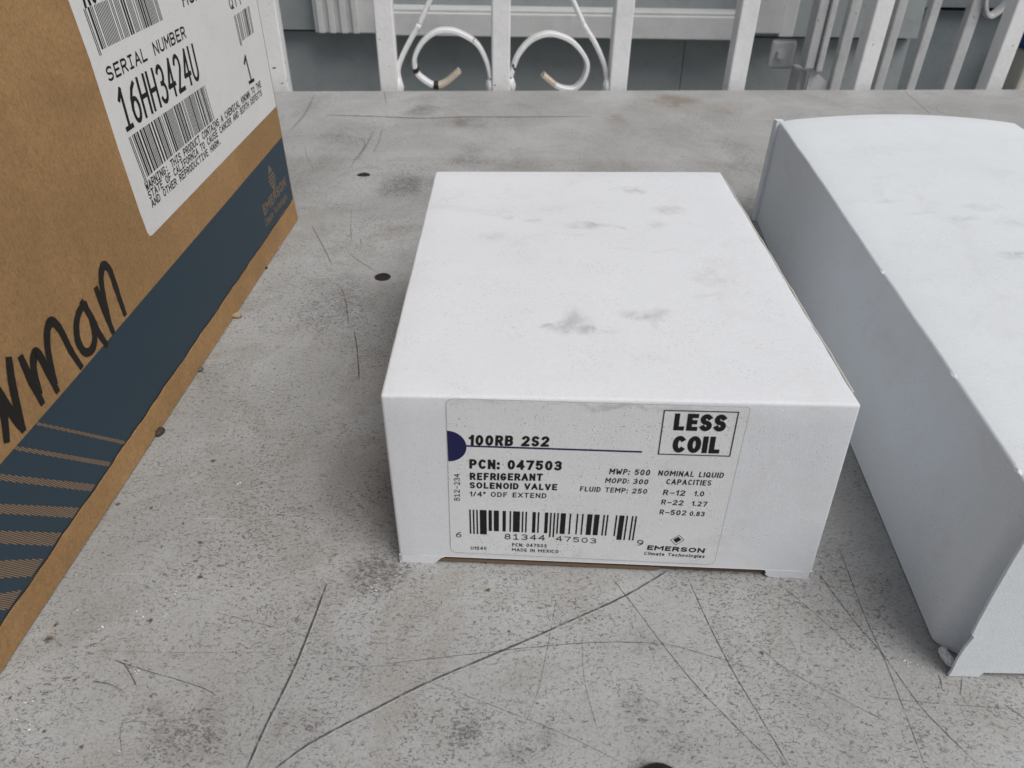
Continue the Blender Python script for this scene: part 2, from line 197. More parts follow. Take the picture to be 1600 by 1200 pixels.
def kraft():
    m = mat("kraft_cardboard", (.34, .205, .105), .78); N = NT(m)
    c = N.mix(N.ramp(N.noise(22, 5, .65, .5), .35, .7), (.345, .206, .090), (.435, .264, .116))
    v = N.mapping((0, 0, 0), (0, .5, 0), (1, 1, .7))
    f = N.ramp(N.noise(900, 4, .7, 1.2, v), .35, .7)
    c = N.mix(N.math('MULTIPLY', f, .5), c, (.17, .10, .048))
    d = N.ramp(N.noise(2600, 2, .5), .66, .74)
    c = N.mix(N.math('MULTIPLY', d, .5), c, (.12, .07, .04))
    g = N.math('MULTIPLY', N.ramp(N.noise(48, 5, .7, .6), .6, .8), .35)
    c = N.mix(g, c, (.13, .085, .055))
    wv = N.n('ShaderNodeTexWave'); N.t.links.new(N.mapping((0, 0, 0), (0, 0, 0), (1, 0, 0)), wv.inputs['Vector']); wv.inputs['Scale'].default_value = 48
    N.color(c); N.bump(N.math('ADD', N.math('MULTIPLY', wv.outputs[1], .3), N.math('ADD', N.noise(1200, 4, .7), N.math('MULTIPLY', N.noise(40, 3), 3.5))), .4, .0003)
    return m
M_KRAFT = kraft()
M_TRAY = mat("brown_tray_board", (.20, .135, .085), .9)
M_BOARD = painted("scuffed_board_edge", (.62, .60, .56), .2, .6, (.25, .2, .15)) if False else mat("scuffed_board_edge", (.60, .58, .54), .9)
def ink(name, col, worn=.25, under=(.3, .18, .09), rough=.6, sc_=700):
    m = mat(name, col, rough); N = NT(m)
    w = N.math('MULTIPLY', N.ramp(N.noise(sc_, 4, .7, .5), .56, .8), worn)
    N.color(N.mix(w, col, under)); N.bump(N.noise(1500, 3, .6), .2, .0002)
    return m
M_NAVY = ink("blue_printed_band", (.030, .053, .075), .3, (.075, .09, .10))
M_HATCH = ink("bare_kraft_line", (.31, .205, .115), .3, (.06, .05, .05))
M_LOGOK = ink("bare_kraft_print", (.17, .125, .09), .4, (.05, .05, .06))
M_INK = ink("black_print", (.009, .009, .010), .25, (.06, .06, .06), .7, 2500)
M_INKK = ink("black_thermal_print", (.010, .010, .011), .2, (.06, .06, .06), .7, 2500)
M_BLUEINK = ink("navy_print", (.010, .012, .075), .2, (.02, .02, .11), .5, 2500)
M_MARKER = ink("black_marker", (.016, .014, .012), .6, (.06, .038, .022), .5, 350)
M_LLINE = mat("label_outline", (.45, .43, .40), .7)
def painted(name, col, chips=.5, dirt=.3, chipcol=(.05, .045, .04)):
    m = mat(name, col, .42); N = NT(m)
    c = N.mix(N.math('MULTIPLY', N.ramp(N.noise(30, 5, .65, .3), .42, .75), dirt), col, tuple(x * .62 for x in col))
    s = N.ramp(N.noise(150, 3, .6, .5), .685, .70)
    c = N.mix(N.math('MULTIPLY', s, chips), c, chipcol)
    N.color(c); N.bump(N.math('ADD', N.noise(260, 4, .6), N.math('MULTIPLY', s, -2)), .45, .0008)
    return m
M_RAIL = painted("white_painted_iron", (.83, .84, .85), 1.0, .3)
M_RAIL2 = painted("dull_white_painted_iron", (.60, .61, .62), .7, .5)
M_RUSTY = painted("rust_stained_paint", (.62, .55, .44), 1.0, .6, (.06, .035, .02))
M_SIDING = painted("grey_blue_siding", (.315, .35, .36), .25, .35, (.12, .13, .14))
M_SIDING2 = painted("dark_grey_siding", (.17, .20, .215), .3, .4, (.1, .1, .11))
M_TRIM = painted("white_window_trim", (.72, .73, .73), .25, .35, (.35, .22, .12))
M_SCREEN = painted("dusty_screen", (.40, .33, .23), 0, .5)
M_DARK = mat("gap_shadow_black", (.012, .013, .015), .9)
M_BLACK = mat("black_cap", (.012, .011, .012), .35)
M_HOLE_SHADOW = mat("rusty_plug_and_shadow", (.028, .018, .017), .6)  # plugs and rust patches; also the painted shadow above the carton flap
M_BEIGE = painted("beige_plastic", (.72, .68, .60), 0, .2)
M_BLUE = mat("blue_plastic", (.03, .07, .28), .4)
M_FLECK = mat("white_paint_chip", (.78, .78, .78), .5)
M_CRUMB = [mat("tan_crumb", (.36, .28, .18), .85), mat("grey_crumb", (.12, .12, .1), .85), mat("dark_crumb", (.06, .045, .035), .7)]
M_GROUND = painted("porch_concrete", (.30, .30, .29), 0, .5)
def scratch_mat(name, col):
    m = mat(name, col, .6); N = NT(m)
    uv = N.n('ShaderNodeUVMap'); sx = N.n('ShaderNodeSeparateXYZ'); N.t.links.new(uv.outputs[0], sx.inputs[0])
    prof = N.ramp(N.math('ABSOLUTE', N.math('MULTIPLY_ADD', sx.outputs[1], 2.0, -1.0)), 1.0, .1)
    at = N.n('ShaderNodeAttribute', attribute_name='strength')
    br = N.ramp(N.noise(330, 5, .75), .25, .58)
    a = N.math('MULTIPLY', N.math('MULTIPLY', prof, at.outputs['Fac']), br)
    N.put(N.b.inputs['Alpha'], a)
    return m
M_SCR = scratch_mat("dark_scratch", (.06, .06, .065))
def spot_mat():
    m = mat("rust_stain", (.13, .075, .03), .8); N = NT(m)
    at = N.n('ShaderNodeAttribute', attribute_name='strength')
    N.put(N.b.inputs['Alpha'], N.math('MULTIPLY', at.outputs['Fac'], N.ramp(N.noise(900, 3, .6), .3, .5)))
    return m
M_SPOT = spot_mat()
M_SCRL = scratch_mat("pale_scratch", (.7, .7, .7))

# ------------------------------------------------------------------ object helpers
def link(name, me, m, parent=None):
    o = bpy.data.objects.new(name, me); sc.collection.objects.link(o)
    if m: me.materials.append(m)
    if parent: o.parent = parent
    return o
def mesh(name, vs, fs, m, parent=None, smooth=False):
    me = bpy.data.meshes.new(name); me.from_pydata([tuple(v) for v in vs], [], fs); me.update()
    if smooth:
        for p in me.polygons: p.use_smooth = True
    return link(name, me, m, parent)
def frommb(name, bm, m, parent=None, smooth=False):
    me = bpy.data.meshes.new(name); bm.normal_update(); bm.to_mesh(me); bm.free()
    if smooth:
        for p in me.polygons: p.use_smooth = True
    return link(name, me, m, parent)
def tag(o, label=None, cat=None, group=None, kind=None):
    for k, v in (('label', label), ('category', cat), ('group', group), ('kind', kind)):
        if v: o[k] = v
    return o
def thing(name, label, cat, matrix=None, group=None):
    o = bpy.data.objects.new(name, None); sc.collection.objects.link(o); o.empty_display_size = .01
    if matrix is not None: o.matrix_world = matrix
    return tag(o, label, cat, group)
def frame(O, u, v):
    u = Vector(u).normalized(); v = Vector(v).normalized(); y = v.cross(u)
    return Matrix(((u.x, y.x, v.x, O[0]), (u.y, y.y, v.y, O[1]), (u.z, y.z, v.z, O[2]), (0, 0, 0, 1)))
def box_bm(x0, x1, y0, y1, z0, z1, bevel=0, seg=2, mx=None, bm=None):
    own = bm is None
    if own: bm = bmesh.new()
    r = bmesh.ops.create_cube(bm, size=1)
    for v in r['verts']:
        v.co = Vector(((x0 + x1) / 2 + v.co.x * (x1 - x0), (y0 + y1) / 2 + v.co.y * (y1 - y0), (z0 + z1) / 2 + v.co.z * (z1 - z0)))
    if bevel:
        es = list({e for v in r['verts'] for e in v.link_edges})
        bmesh.ops.bevel(bm, geom=es, offset=bevel, segments=seg, affect='EDGES', profile=.5)
    if mx is not None: bm.transform(mx)
    return bm
def box(name, x0, x1, y0, y1, z0, z1, m, parent=None, bevel=0, mx=None):
    return frommb(name, box_bm(x0, x1, y0, y1, z0, z1, bevel, 2, mx), m, parent, smooth=False)
def tube(name, pts, r, m, parent=None, n=8, flat=None, yvec=Vector((0, 1, 0))):
    """swept section along pts; flat=(thickness, depth) gives a flat bar"""
    vs = []; fs = []; k = len(pts)
    sec = [(math.cos(2 * math.pi * i / n) * r, math.sin(2 * math.pi * i / n) * r) for i in range(n)] if not flat else \
          [(a * flat[0] / 2, b * flat[1] / 2) for a, b in ((-1, -.8), (-.6, -1), (.6, -1), (1, -.8), (1, .8), (.6, 1), (-.6, 1), (-1, .8))]
    n = len(sec)
    for i, p in enumerate(pts):
        t = (pts[min(i + 1, k - 1)] - pts[max(i - 1, 0)]).normalized(); a = t.cross(yvec).normalized(); b = a.cross(t).normalized()
        for s in sec: vs.append(p + a * s[0] + b * s[1])
    for i in range(k - 1):
        for j in range(n): fs.append((i * n + j, i * n + (j + 1) % n, (i + 1) * n + (j + 1) % n, (i + 1) * n + j))
    fs.append(tuple(range(n - 1, -1, -1))); fs.append(tuple(range((k - 1) * n, k * n)))
    return mesh(name, vs, fs, m, parent, smooth=not flat)
def smooth_pts(P, n=6):
    P = [Vector(p) for p in P]; out = []
    for i in range(len(P) - 1):
        a = P[max(i - 1, 0)]; b = P[i]; c = P[i + 1]; d = P[min(i + 2, len(P) - 1)]
        for j in range(n):
            t = j / n
            out.append(.5 * ((2 * b) + (c - a) * t + (2 * a - 5 * b + 4 * c - d) * t * t + (3 * b - a - 3 * c + d) * t ** 3))
    out.append(P[-1]); return out
def lines(a, b, r, n, extra=()):
    s = {a, b}
    for k in range(1, 4): s.add(a + r * k / 3); s.add(b - r * k / 3)
    for k in range(1, n): s.add(a + (b - a) * k / n)
    for e in extra: s.add(e)
    return sorted(s)
def rbox(name, L, W, H, r, m, parent, fn, nx=12, ny=12, nz=8, ex=(), ey=(), round_bottom=False, bottom=0.0):
    """a cardboard box with rounded folds: a fine shell in local mm, mapped by fn(x, y, z) -> mm"""
    X = lines(0, L, r, nx, ex); Y = lines(0, W, r, ny, ey); Z = lines(bottom, H, r, nz)
    idx = {}; vs = []; fs = []
    def V(i, j, k):
        key = (i, j, k)
        if key not in idx:
            p = Vector((X[i], Y[j], Z[k])); lo = Vector((r, r, bottom - 1 if not round_bottom else r + bottom)); hi = Vector((L - r, W - r, H - r))
            q = Vector([min(max(p[a], lo[a]), hi[a]) for a in range(3)]); d = p - q
            if d.length > 1e-9: p = q + d.normalized() * r
            w = fn(p.x, p.y, p.z)
            idx[key] = len(vs); vs.append((w[0] * MM, w[1] * MM, w[2] * MM))
        return idx[key]
    a, b, c = len(X) - 1, len(Y) - 1, len(Z) - 1
    for i in range(a):
        for j in range(b):
            fs.append((V(i, j, c), V(i + 1, j, c), V(i + 1, j + 1, c), V(i, j + 1, c)))
            fs.append((V(i, j, 0), V(i, j + 1, 0), V(i + 1, j + 1, 0), V(i + 1, j, 0)))
        for k in range(c):
            fs.append((V(i, 0, k), V(i + 1, 0, k), V(i + 1, 0, k + 1), V(i, 0, k + 1)))
            fs.append((V(i, b, k), V(i, b, k + 1), V(i + 1, b, k + 1), V(i + 1, b, k)))
    for j in range(b):
        for k in range(c):
            fs.append((V(0, j, k), V(0, j, k + 1), V(0, j + 1, k + 1), V(0, j + 1, k)))
            fs.append((V(a, j, k), V(a, j + 1, k), V(a, j + 1, k + 1), V(a, j, k + 1)))
    return mesh(name, vs, fs, m, parent, smooth=True)
# flat print on a face whose local frame is (x along, z up, -y outward); all in mm
def sheet(name, outline, lift, m, parent, thick=0.0, y0=0.0):
    """flat polygon on the face, 'lift' mm proud, with real thickness"""
    n = len(outline); vs = [(x * MM, (y0 - lift) * MM, z * MM) for x, z in outline]; fs = [tuple(range(n))]
    if thick:
        vs += [(x * MM, (y0 - lift + thick) * MM, z * MM) for x, z in outline]
        fs += [tuple(range(2 * n - 1, n - 1, -1))] + [(i, i + n, (i + 1) % n + n, (i + 1) % n) for i in range(n)]
    me = bpy.data.meshes.new(name); me.from_pydata(vs, [], fs); me.update()
    bm = bmesh.new(); bm.from_mesh(me); bmesh.ops.recalc_face_normals(bm, faces=bm.faces)
    bm.normal_update()
    if bm.faces[0:] and not thick and bm.faces[:][0].normal.y > 0: bmesh.ops.reverse_faces(bm, faces=bm.faces)
    bmesh.ops.triangulate(bm, faces=[f for f in bm.faces if len(f.verts) > 4]); bm.to_mesh(me); bm.free()
    return link(name, me, m, parent)
def round_poly(P, r, n=5):
    out = []; k = len(P)
    for i in range(k):
        p = Vector(P[i]); a = Vector(P[i - 1]) - p; b = Vector(P[(i + 1) % k]) - p
        rr = r[i] if isinstance(r, (list, tuple)) else r
        if rr <= 0: out.append(tuple(p)); continue
        s = p + a.normalized() * rr; e = p + b.normalized() * rr
        for j in range(n + 1):
            t = j / n; q = s * (1 - t) ** 2 + p * 2 * t * (1 - t) + e * t * t; out.append(tuple(q))
    return out
class Print:
    """collects flat printed shapes of one part (mm in the face frame)"""
    def __init__(s, lift=.2): s.vs = []; s.fs = []; s.lift = lift; s.k = 0
    def v(s, x, z, d=0): s.vs.append((x * MM, -(s.lift + d) * MM, z * MM)); return len(s.vs) - 1
    def quad(s, a, b, c, d, dl=0):
        ids = [s.v(*p, dl) for p in (a, b, c, d)]; s.fs.append(tuple(ids))
    def stroke(s, P, w, jit=0, taper=False):
        s.k += 1; dl = (s.k % 12) * .004
        P = [Vector(p) for p in P]
        if not jit:
            for i in range(1, len(P) - 1):
                a = P[i] - P[i - 1]; b = P[i + 1] - P[i]
                if a.length > 1e-6 and b.length > 1e-6 and a.normalized().dot(b.normalized()) < .3:
                    s.stroke(P[:i + 1], w); s.stroke(P[i:], w); return
        Q = [P[0]]
        for p in P[1:]:
            if (p - Q[-1]).length > 1e-6: Q.append(p)
        P = Q
        if len(P) < 2: return
        closed = (P[0] - P[-1]).length < 1e-4
        prev = None; n = len(P)
        for i, p in enumerate(P):
            if closed and i in (0, n - 1): t0 = (P[-1] - P[-2]).normalized(); t1 = (P[1] - P[0]).normalized()
            else: t0 = (P[i] - P[i - 1]).normalized() if i else (P[1] - P[0]).normalized(); t1 = (P[i + 1] - P[i]).normalized() if i < n - 1 else t0
            t = (t0 + t1)
            t = t.normalized() if t.length > 1e-3 else t0
            nn = Vector((-t.y, t.x)); sc2 = min(1 / max(nn.dot(Vector((-t0.y, t0.x))), .45), 1.7)
            ww = w * (1 + (rnd.uniform(-jit, jit) if jit else 0))
            if taper: ww *= .82 + .3 * math.sin(math.pi * min(1, (i + 1) / n))
            q = p
            if not closed and i == 0: q = p - t * w * (.48 if not jit else .3)
            if not closed and i == n - 1: q = p + t * w * (.48 if not jit else .3)
            a = s.v(*(q + nn * ww / 2 * sc2), dl); b = s.v(*(q - nn * ww / 2 * sc2), dl)
            if prev: s.fs.append((prev[1], prev[0], a, b) )
            prev = (a, b)
    def text(s, txt, p0, p1, p2, w, glyphs, spacing=.18):
        p0, p1, p2 = Vector(p0), Vector(p1), Vector(p2)
        cw = .62; n = len(txt); tot = n * cw + (n - 1) * spacing
        ex = (p1 - p0) / tot; ey = (p2 - p0); W = w * ey.length
        for i, ch in enumerate(txt):
            for st in glyphs.get(ch, []):
                s.stroke([p0 + ex * (i * (cw + spacing) + x) + ey * (w / 2 + y * (1 - w)) for x, y in st], W)
    def font(s, txt, p0, p1, p2, weight):
        """proportional grotesque lettering built from strokes"""
        p0, p1, p2 = Vector(p0), Vector(p1), Vector(p2); gap = {'m': .11, 'b': .07, 'x': .03}[weight]
        w = {'m': .17, 'b': .225, 'x': .245}[weight]
        wid = [HW.get(ch, .56) for ch in txt]
        tot = sum(wid) + gap * (len(txt) - 1); ey = p2 - p0; D = (p1 - p0).length; W = w * ey.length
        if len(txt) * W > .56 * D: W = .56 * D / len(txt)
        ex = (p1 - p0).normalized() * ((D - len(txt) * W) / tot); wx = W / ex.length; x = wx / 2
        for ch, wd in zip(txt, wid):
            for st in H_.get(ch, G_.get(ch, [])):
                s.stroke([p0 + ex * (x + px / .62 * wd) + ey * (w / 2 + py * (1 - w)) for px, py in st], W)
            x += wd + gap + wx
    def build(s, name, m, parent, y0=0.0):
        vs = [(x, y + y0 * MM, z) for x, y, z in s.vs]
        me = bpy.data.meshes.new(name); me.from_pydata(vs, [], s.fs); me.update()
        bm = bmesh.new(); bm.from_mesh(me); bm.normal_update()
        rev = [f for f in bm.faces if f.normal.y > 0]; bmesh.ops.reverse_faces(bm, faces=rev)
        bmesh.ops.delete(bm, geom=[f for f in bm.faces if f.calc_area() < 1e-13], context='FACES')
        bm.to_mesh(me); bm.free(); return link(name, me, m, parent)
# stroke glyphs, cell .62 x 1
def arc(cx, cy, rx, ry, a0, a1, n=10):
    return [(cx + rx * math.cos(math.radians(a0 + (a1 - a0) * i / n)), cy + ry * math.sin(math.radians(a0 + (a1 - a0) * i / n))) for i in range(n + 1)]
G_ = {
 'A': [[(.02, 0), (.31, 1), (.60, 0)], [(.13, .33), (.49, .33)]],
 'B': [[(.05, 0), (.05, 1), (.35, 1)] + arc(.35, .76, .2, .24, 90, -90) + [(.05, .52)], [(.35, .52)] + arc(.36, .26, .22, .26, 90, -90) + [(.05, 0)]],
 'C': [arc(.33, .5, .28, .5, 50, 310, 16)],
 'D': [[(.05, 0), (.05, 1), (.27, 1)] + arc(.27, .5, .31, .5, 90, -90, 12) + [(.05, 0)]],
 'E': [[(.57, 1), (.08, 1), (.08, 0), (.57, 0)], [(.08, .52), (.5, .52)]],
 'F': [[(.57, 1), (.08, 1), (.08, 0)], [(.08, .5), (.48, .5)]],
 'G': [arc(.33, .5, .28, .5, 50, 320, 16) + [(.57, .45), (.36, .45)]],
 'H': [[(.05, 0), (.05, 1)], [(.57, 0), (.57, 1)], [(.05, .5), (.57, .5)]],
 'I': [[(.12, 0), (.5, 0)], [(.12, 1), (.5, 1)], [(.31, 0), (.31, 1)]],
 'K': [[(.06, 0), (.06, 1)], [(.57, 1), (.06, .42)], [(.22, .58), (.6, 0)]],
 'L': [[(.08, 1), (.08, 0), (.57, 0)]],
 'M': [[(.03, 0), (.03, 1), (.31, .4), (.59, 1), (.59, 0)]],
 'N': [[(.05, 0), (.05, 1), (.57, 0), (.57, 1)]],
 'O': [arc(.31, .5, .27, .5, 90, 450, 20)],
 'P': [[(.06, 0), (.06, 1), (.34, 1)] + arc(.34, .73, .22, .27, 90, -90) + [(.06, .46)]],
 'Q': [arc(.31, .5, .27, .5, 90, 450, 20), [(.36, .25), (.6, -.04)]],
 'R': [[(.06, 0), (.06, 1), (.34, 1)] + arc(.34, .74, .22, .26, 90, -90) + [(.06, .48)], [(.33, .48), (.58, 0)]],
 'S': [arc(.31, .75, .25, .25, 35, 270, 10) + arc(.31, .25, .26, .25, 90, -150, 10)],
 'T': [[(.02, 1), (.6, 1)], [(.31, 1), (.31, 0)]],
 'U': [[(.05, 1), (.05, .28)] + arc(.31, .28, .26, .28, 180, 360) + [(.57, 1)]],
 'V': [[(.03, 1), (.31, 0), (.59, 1)]],
 'W': [[(.01, 1), (.14, 0), (.31, .65), (.48, 0), (.61, 1)]],
 'X': [[(.03, 1), (.6, 0)], [(.03, 0), (.6, 1)]], 'Y': [[(.03, 1), (.31, .45), (.6, 1)], [(.31, .45), (.31, 0)]],
 '0': [arc(.31, .5, .25, .5, 90, 450, 20)],
 '1': [[(.08, .78), (.31, 1), (.31, 0)], [(.08, 0), (.54, 0)]],
 '2': [arc(.31, .73, .25, .27, 160, -30, 10) + [(.05, 0), (.58, 0)]],
 '3': [arc(.29, .75, .24, .25, 150, -80, 10) + [(.26, .52)] + arc(.29, .26, .27, .26, 80, -150, 12)],
 '4': [[(.45, 0), (.45, 1), (.03, .3), (.6, .3)]],
 '5': [[(.54, 1), (.12, 1), (.08, .55)] + arc(.30, .32, .26, .32, 120, -145, 12)],
 '6': [[(.5, .97), (.3, .86), (.12, .62), (.06, .38)] + arc(.31, .3, .25, .3, 165, -180, 16)],
 '7': [[(.04, 1), (.58, 1), (.25, 0)]],
 '8': [arc(.31, .75, .21, .25, 90, 450, 16), arc(.31, .26, .26, .26, 90, 450, 16)],
 '9': [arc(.31, .7, .25, .3, -15, 345, 16) + [(.5, .38), (.32, .14), (.12, .03)]],
 '-': [[(.1, .48), (.52, .48)]], ':': [[(.28, .18), (.34, .18)], [(.28, .68), (.34, .68)]], '.': [[(.26, .04), (.34, .04)]],
}

HW = {' ': .26, 'I': .02, '1': .22, 'M': .72, 'W': .80, '.': .04, ':': .04, 'E': .48, 'F': .46, 'L': .44, 'R': .55, 'N': .56, 'O': .60, 'C': .56,
      'D': .54, 'S': .52, 'T': .52, 'A': .60, 'V': .56, '/': .26, '"': .2, '\u2013': .5, 'l': .02, 'i': .02, 'm': .66, 't': .24, 'e': .42, 'a': .42, 'c': .4, 'h': .4, 'n': .4, 'o': .44, 'g': .42, 's': .38}
H_ = {'I': [[(.31, 0), (.31, 1)]], '1': [[(.0, .74), (.3, .8), (.58, 1), (.58, 0)]], '/': [[(.0, 0), (.6, 1)]], '"': [[(.1, 1), (.1, .72)], [(.5, 1), (.5, .72)]],
 '\u2013': [[(.05, .42), (.6, .42)]], '.': [[(.31, .0), (.31, .05)]], ':': [[(.31, .0), (.31, .07)], [(.31, .60), (.31, .67)]],
 'l': [[(.31, 0), (.31, 1)]], 'i': [[(.31, 0), (.31, .66)], [(.31, .9), (.31, 1)]], 't': [[(.31, .95), (.31, .1), (.6, 0)], [(.0, .66), (.6, .66)]],
 'm': [[(.02, 0), (.02, .68)], [(.02, .5), (.12, .66), (.26, .6), (.3, .45), (.3, 0)], [(.3, .5), (.42, .66), (.55, .6), (.6, .45), (.6, 0)]],
 'n': [[(.04, 0), (.04, .68)], [(.04, .48), (.2, .66), (.45, .64), (.58, .46), (.58, 0)]], 'h': [[(.04, 0), (.04, 1)], [(.04, .48), (.2, .66), (.45, .64), (.58, .46), (.58, 0)]],
 'o': [arc(.31, .34, .28, .34, 90, 450, 14)], 'c': [arc(.33, .34, .28, .34, 45, 315, 12)], 'e': [[(.06, .36), (.58, .36)] + arc(.31, .34, .27, .34, 15, 310, 12)],
 'a': [arc(.27, .32, .24, .32, 60, 400, 14), [(.58, .68), (.58, 0)]], 'g': [arc(.27, .34, .24, .32, 60, 400, 14), [(.58, .68), (.58, -.12), (.4, -.28), (.08, -.24)]],
 's': [[(.54, .58), (.3, .68), (.08, .55), (.3, .36), (.56, .2), (.32, 0), (.04, .1)]]}

# ------------------------------------------------------------------ ground and table
box("ground", -6, 6, -5, 7, -1.0, -.80, M_GROUND)["kind"] = 'structure'
table = thing("outdoor_table", "worn grey painted tabletop with scratches and rust specks under the boxes", "table")
def edge_y(x): return .6445 + .0610 * x
EX0, EX1 = -.75, 1.0
def span(a, b, f0, f1, fine, coarse):
    out = [a]; 
    while out[-1] < b - 1e-6:
        st = fine if f0 <= out[-1] < f1 else coarse
        nx = out[-1] + st
        if out[-1] < f0 < nx: nx = f0
        out.append(min(nx, b))
    return out
GX = span(EX0, EX1, -.23, .46, .0025, .08); GY = span(0, 1, .40, 1.0, .0040, .1)
Yof = lambda x, t: -.35 + t * (edge_y(x) + .35)
nxv, nyv = len(GX), len(GY)
vs = [(x, Yof(x, t), 0.0) for t in GY for x in GX]
fs = [(j * nxv + i, j * nxv + i + 1, (j + 1) * nxv + i + 1, (j + 1) * nxv + i) for j in range(nyv - 1) for i in range(nxv - 1)]
rim = [i for i in range(nxv)] + [j * nxv + nxv - 1 for j in range(1, nyv)] + [(nyv - 1) * nxv + i for i in range(nxv - 2, -1, -1)] + [j * nxv for j in range(nyv - 2, 0, -1)]
b0 = len(vs); vs += [(vs[i][0], vs[i][1], -.022) for i in rim]; k = len(rim)
fs += [(rim[i], b0 + i, b0 + (i + 1) % k, rim[(i + 1) % k]) for i in range(k)] + [tuple(range(b0 + k - 1, b0 - 1, -1))]
top_o = mesh("tabletop", vs, fs, M_TABLE, table)
import numpy as np
from mathutils import noise as mn
co = np.array(vs)
wx = np.array([mn.noise(Vector((x * 60, y * 60, 0))) for x, y, z in vs]) * 9 + np.array([mn.noise(Vector((x * 190, y * 190, 5))) for x, y, z in vs]) * 4
wy = np.array([mn.noise(Vector((x * 60, y * 60, 9))) for x, y, z in vs]) * 9 + np.array([mn.noise(Vector((x * 190, y * 190, 15))) for x, y, z in vs]) * 4
for nm, BL, gr in (("smudge", STAINS, 1.45), ("brown", BROWN, 1.3)):
    acc = np.zeros(len(vs))
    for cx, cy, rx, ry, kk in BL:
        s_ = min(1.0, rx / 8, ry / 8)
        d = np.sqrt(((co[:, 0] * 1000 + wx * s_ - cx) / (rx * gr)) ** 2 + ((co[:, 1] * 1000 + wy * s_ - cy) / (ry * gr)) ** 2)
        q = np.clip((1 - d) / .9, 0, 1); acc = np.maximum(acc, q * q * (3 - 2 * q) * kk)
    at = top_o.data.attributes.new(nm, 'FLOAT', 'POINT'); at.data.foreach_set('value', acc)
for (x, y) in ((-.68, -.28), (.93, -.28), (.93, .62), (-.68, .52)):
    box("table_leg", x - .03, x + .03, y - .03, y + .03, -.80, -.022, M_RAIL2, table, .003)
def scratch(w, a, pts, light=False):
    P = smooth_pts([(x * MM, y * MM, 0) for x, y in pts], 10); vs = []; fs = []; uvs = []
    n = len(P)
    for i, p in enumerate(P):
        t = (P[min(i + 1, n - 1)] - P[max(i - 1, 0)]).normalized(); nn = Vector((-t.y, t.x, 0))
        e = math.sin(math.pi * min(1, max(0, (i + .4) / n))) ** .35
        ww = w * MM * .5 * (.6 + .4 * e) * rnd.uniform(.9, 1.1)
        q = p + nn * rnd.uniform(-.04, .04) * MM
        z = .00008 + (scratch.k % 20) * .000004
        vs += [(q + nn * ww)[:2] + (z,), (q - nn * ww)[:2] + (z,)]
        if i: fs.append((2 * i - 2, 2 * i - 1, 2 * i + 1, 2 * i))
    scratch.k += 1
    o = mesh("scratch", vs, fs, M_SCRL if light else M_SCR, table)
    uv = o.data.uv_layers.new(name="UVMap")
    for lp in o.data.loops: uv.data[lp.index].uv = (lp.vertex_index // 2 / n, lp.vertex_index % 2)
    at = o.data.attributes.new('strength', 'FLOAT', 'POINT')
    for i in range(len(vs)): at.data[i].value = a * (min(1, (i // 2) / 3 + .2)) * min(1, (n - 1 - i // 2) / 4 + .1)
    if o.data.polygons[0].normal.z < 0: o.data.flip_normals()
scratch.k = 0
for w, a, pts in SCR:
    scratch(w, min(1, a), pts)
    if w >= .9 and a > .5 and w < 2: scratch(w * .6, .4, [(x + .45 * w, y - .35 * w) for x, y in pts], light=True)
# fine hairline scratches scattered over the paint
far_ = [(rnd.uniform(-190, 420), rnd.uniform(400, 650)) for _ in range(40)]
for i in range(90):
    x = rnd.uniform(-150, 330); y = rnd.uniform(80, 600); s = .4 + y / 500; L = rnd.uniform(6, 38) * s; an = rnd.choice([rnd.gauss(-35, 12), rnd.gauss(-60, 12), rnd.uniform(0, 180)]); an = math.radians(an)
    b = rnd.uniform(-.15, .15) * L
    pts = [(x, y), (x + L / 2 * math.cos(an) - b * math.sin(an), y + L / 2 * math.sin(an) + b * math.cos(an)), (x + L * math.cos(an), y + L * math.sin(an))]
    scratch(rnd.uniform(.12, .28) * s, rnd.uniform(.3, .75), pts, light=rnd.random() < .25)
for q, (x, y, rx, ry, k) in enumerate(RUST):
    n = 12; vs = [(x * MM, y * MM, .00017)]; st = [.8]
    for ring, (f_, a_) in enumerate(((.45, .6), (1.0, .0))):
        for i in range(n):
            r_ = f_ * rnd.uniform(.7, 1.35); vs.append(((x + rx * 1.05 * r_ * math.cos(2 * math.pi * i / n)) * MM, (y + rx * 1.05 * r_ * math.sin(2 * math.pi * i / n)) * MM, .00017)); st.append(a_)
    fs = [(0, 1 + i, 1 + (i + 1) % n) for i in range(n)] + [(1 + i, 1 + n + i, 1 + n + (i + 1) % n, 1 + (i + 1) % n) for i in range(n)]
    o = mesh("rust_spot", vs, fs, M_SPOT, table)
    at = o.data.attributes.new('strength', 'FLOAT', 'POINT'); at.data.foreach_set('value', st)
for i, (x, y) in enumerate(HOLES):
    r = (4.2, 3.9, 5.9)[i]; y -= 4.9 * (i == 2)
    bm = bmesh.new(); n = 24; prev = None
    rings = [(1.0, .12), (.93, .35), (.6, .5), (.55, .15)] if i < 2 else [(1.0, .2), (1.0, 2.2), (.9, 3.0), (.7, 3.3), (.62, 2.6)]
    for (rr, z) in rings:
        ring = [bm.verts.new(((x + r * rr * math.cos(2 * math.pi * k / n) * (1 + .03 * math.sin(3 * k))) * MM, (y + r * rr * math.sin(2 * math.pi * k / n) * ((1, .5)[i == 0 and math.sin(2 * math.pi * k / n) < 0])) * MM, z * MM)) for k in range(n)]
        if prev:
            for k in range(n): bm.faces.new((prev[k], prev[(k + 1) % n], ring[(k + 1) % n], ring[k]))
        prev = ring
    bm.faces.new(prev)
    if i < 2: frommb("bolt_head", bm, M_HOLE_SHADOW, table)
    else:
        o = frommb("bottle_cap", bm, M_BLACK, None)
        tag(o, "small round black cap lying at the bottom edge of the picture on the grey tabletop", "cap")
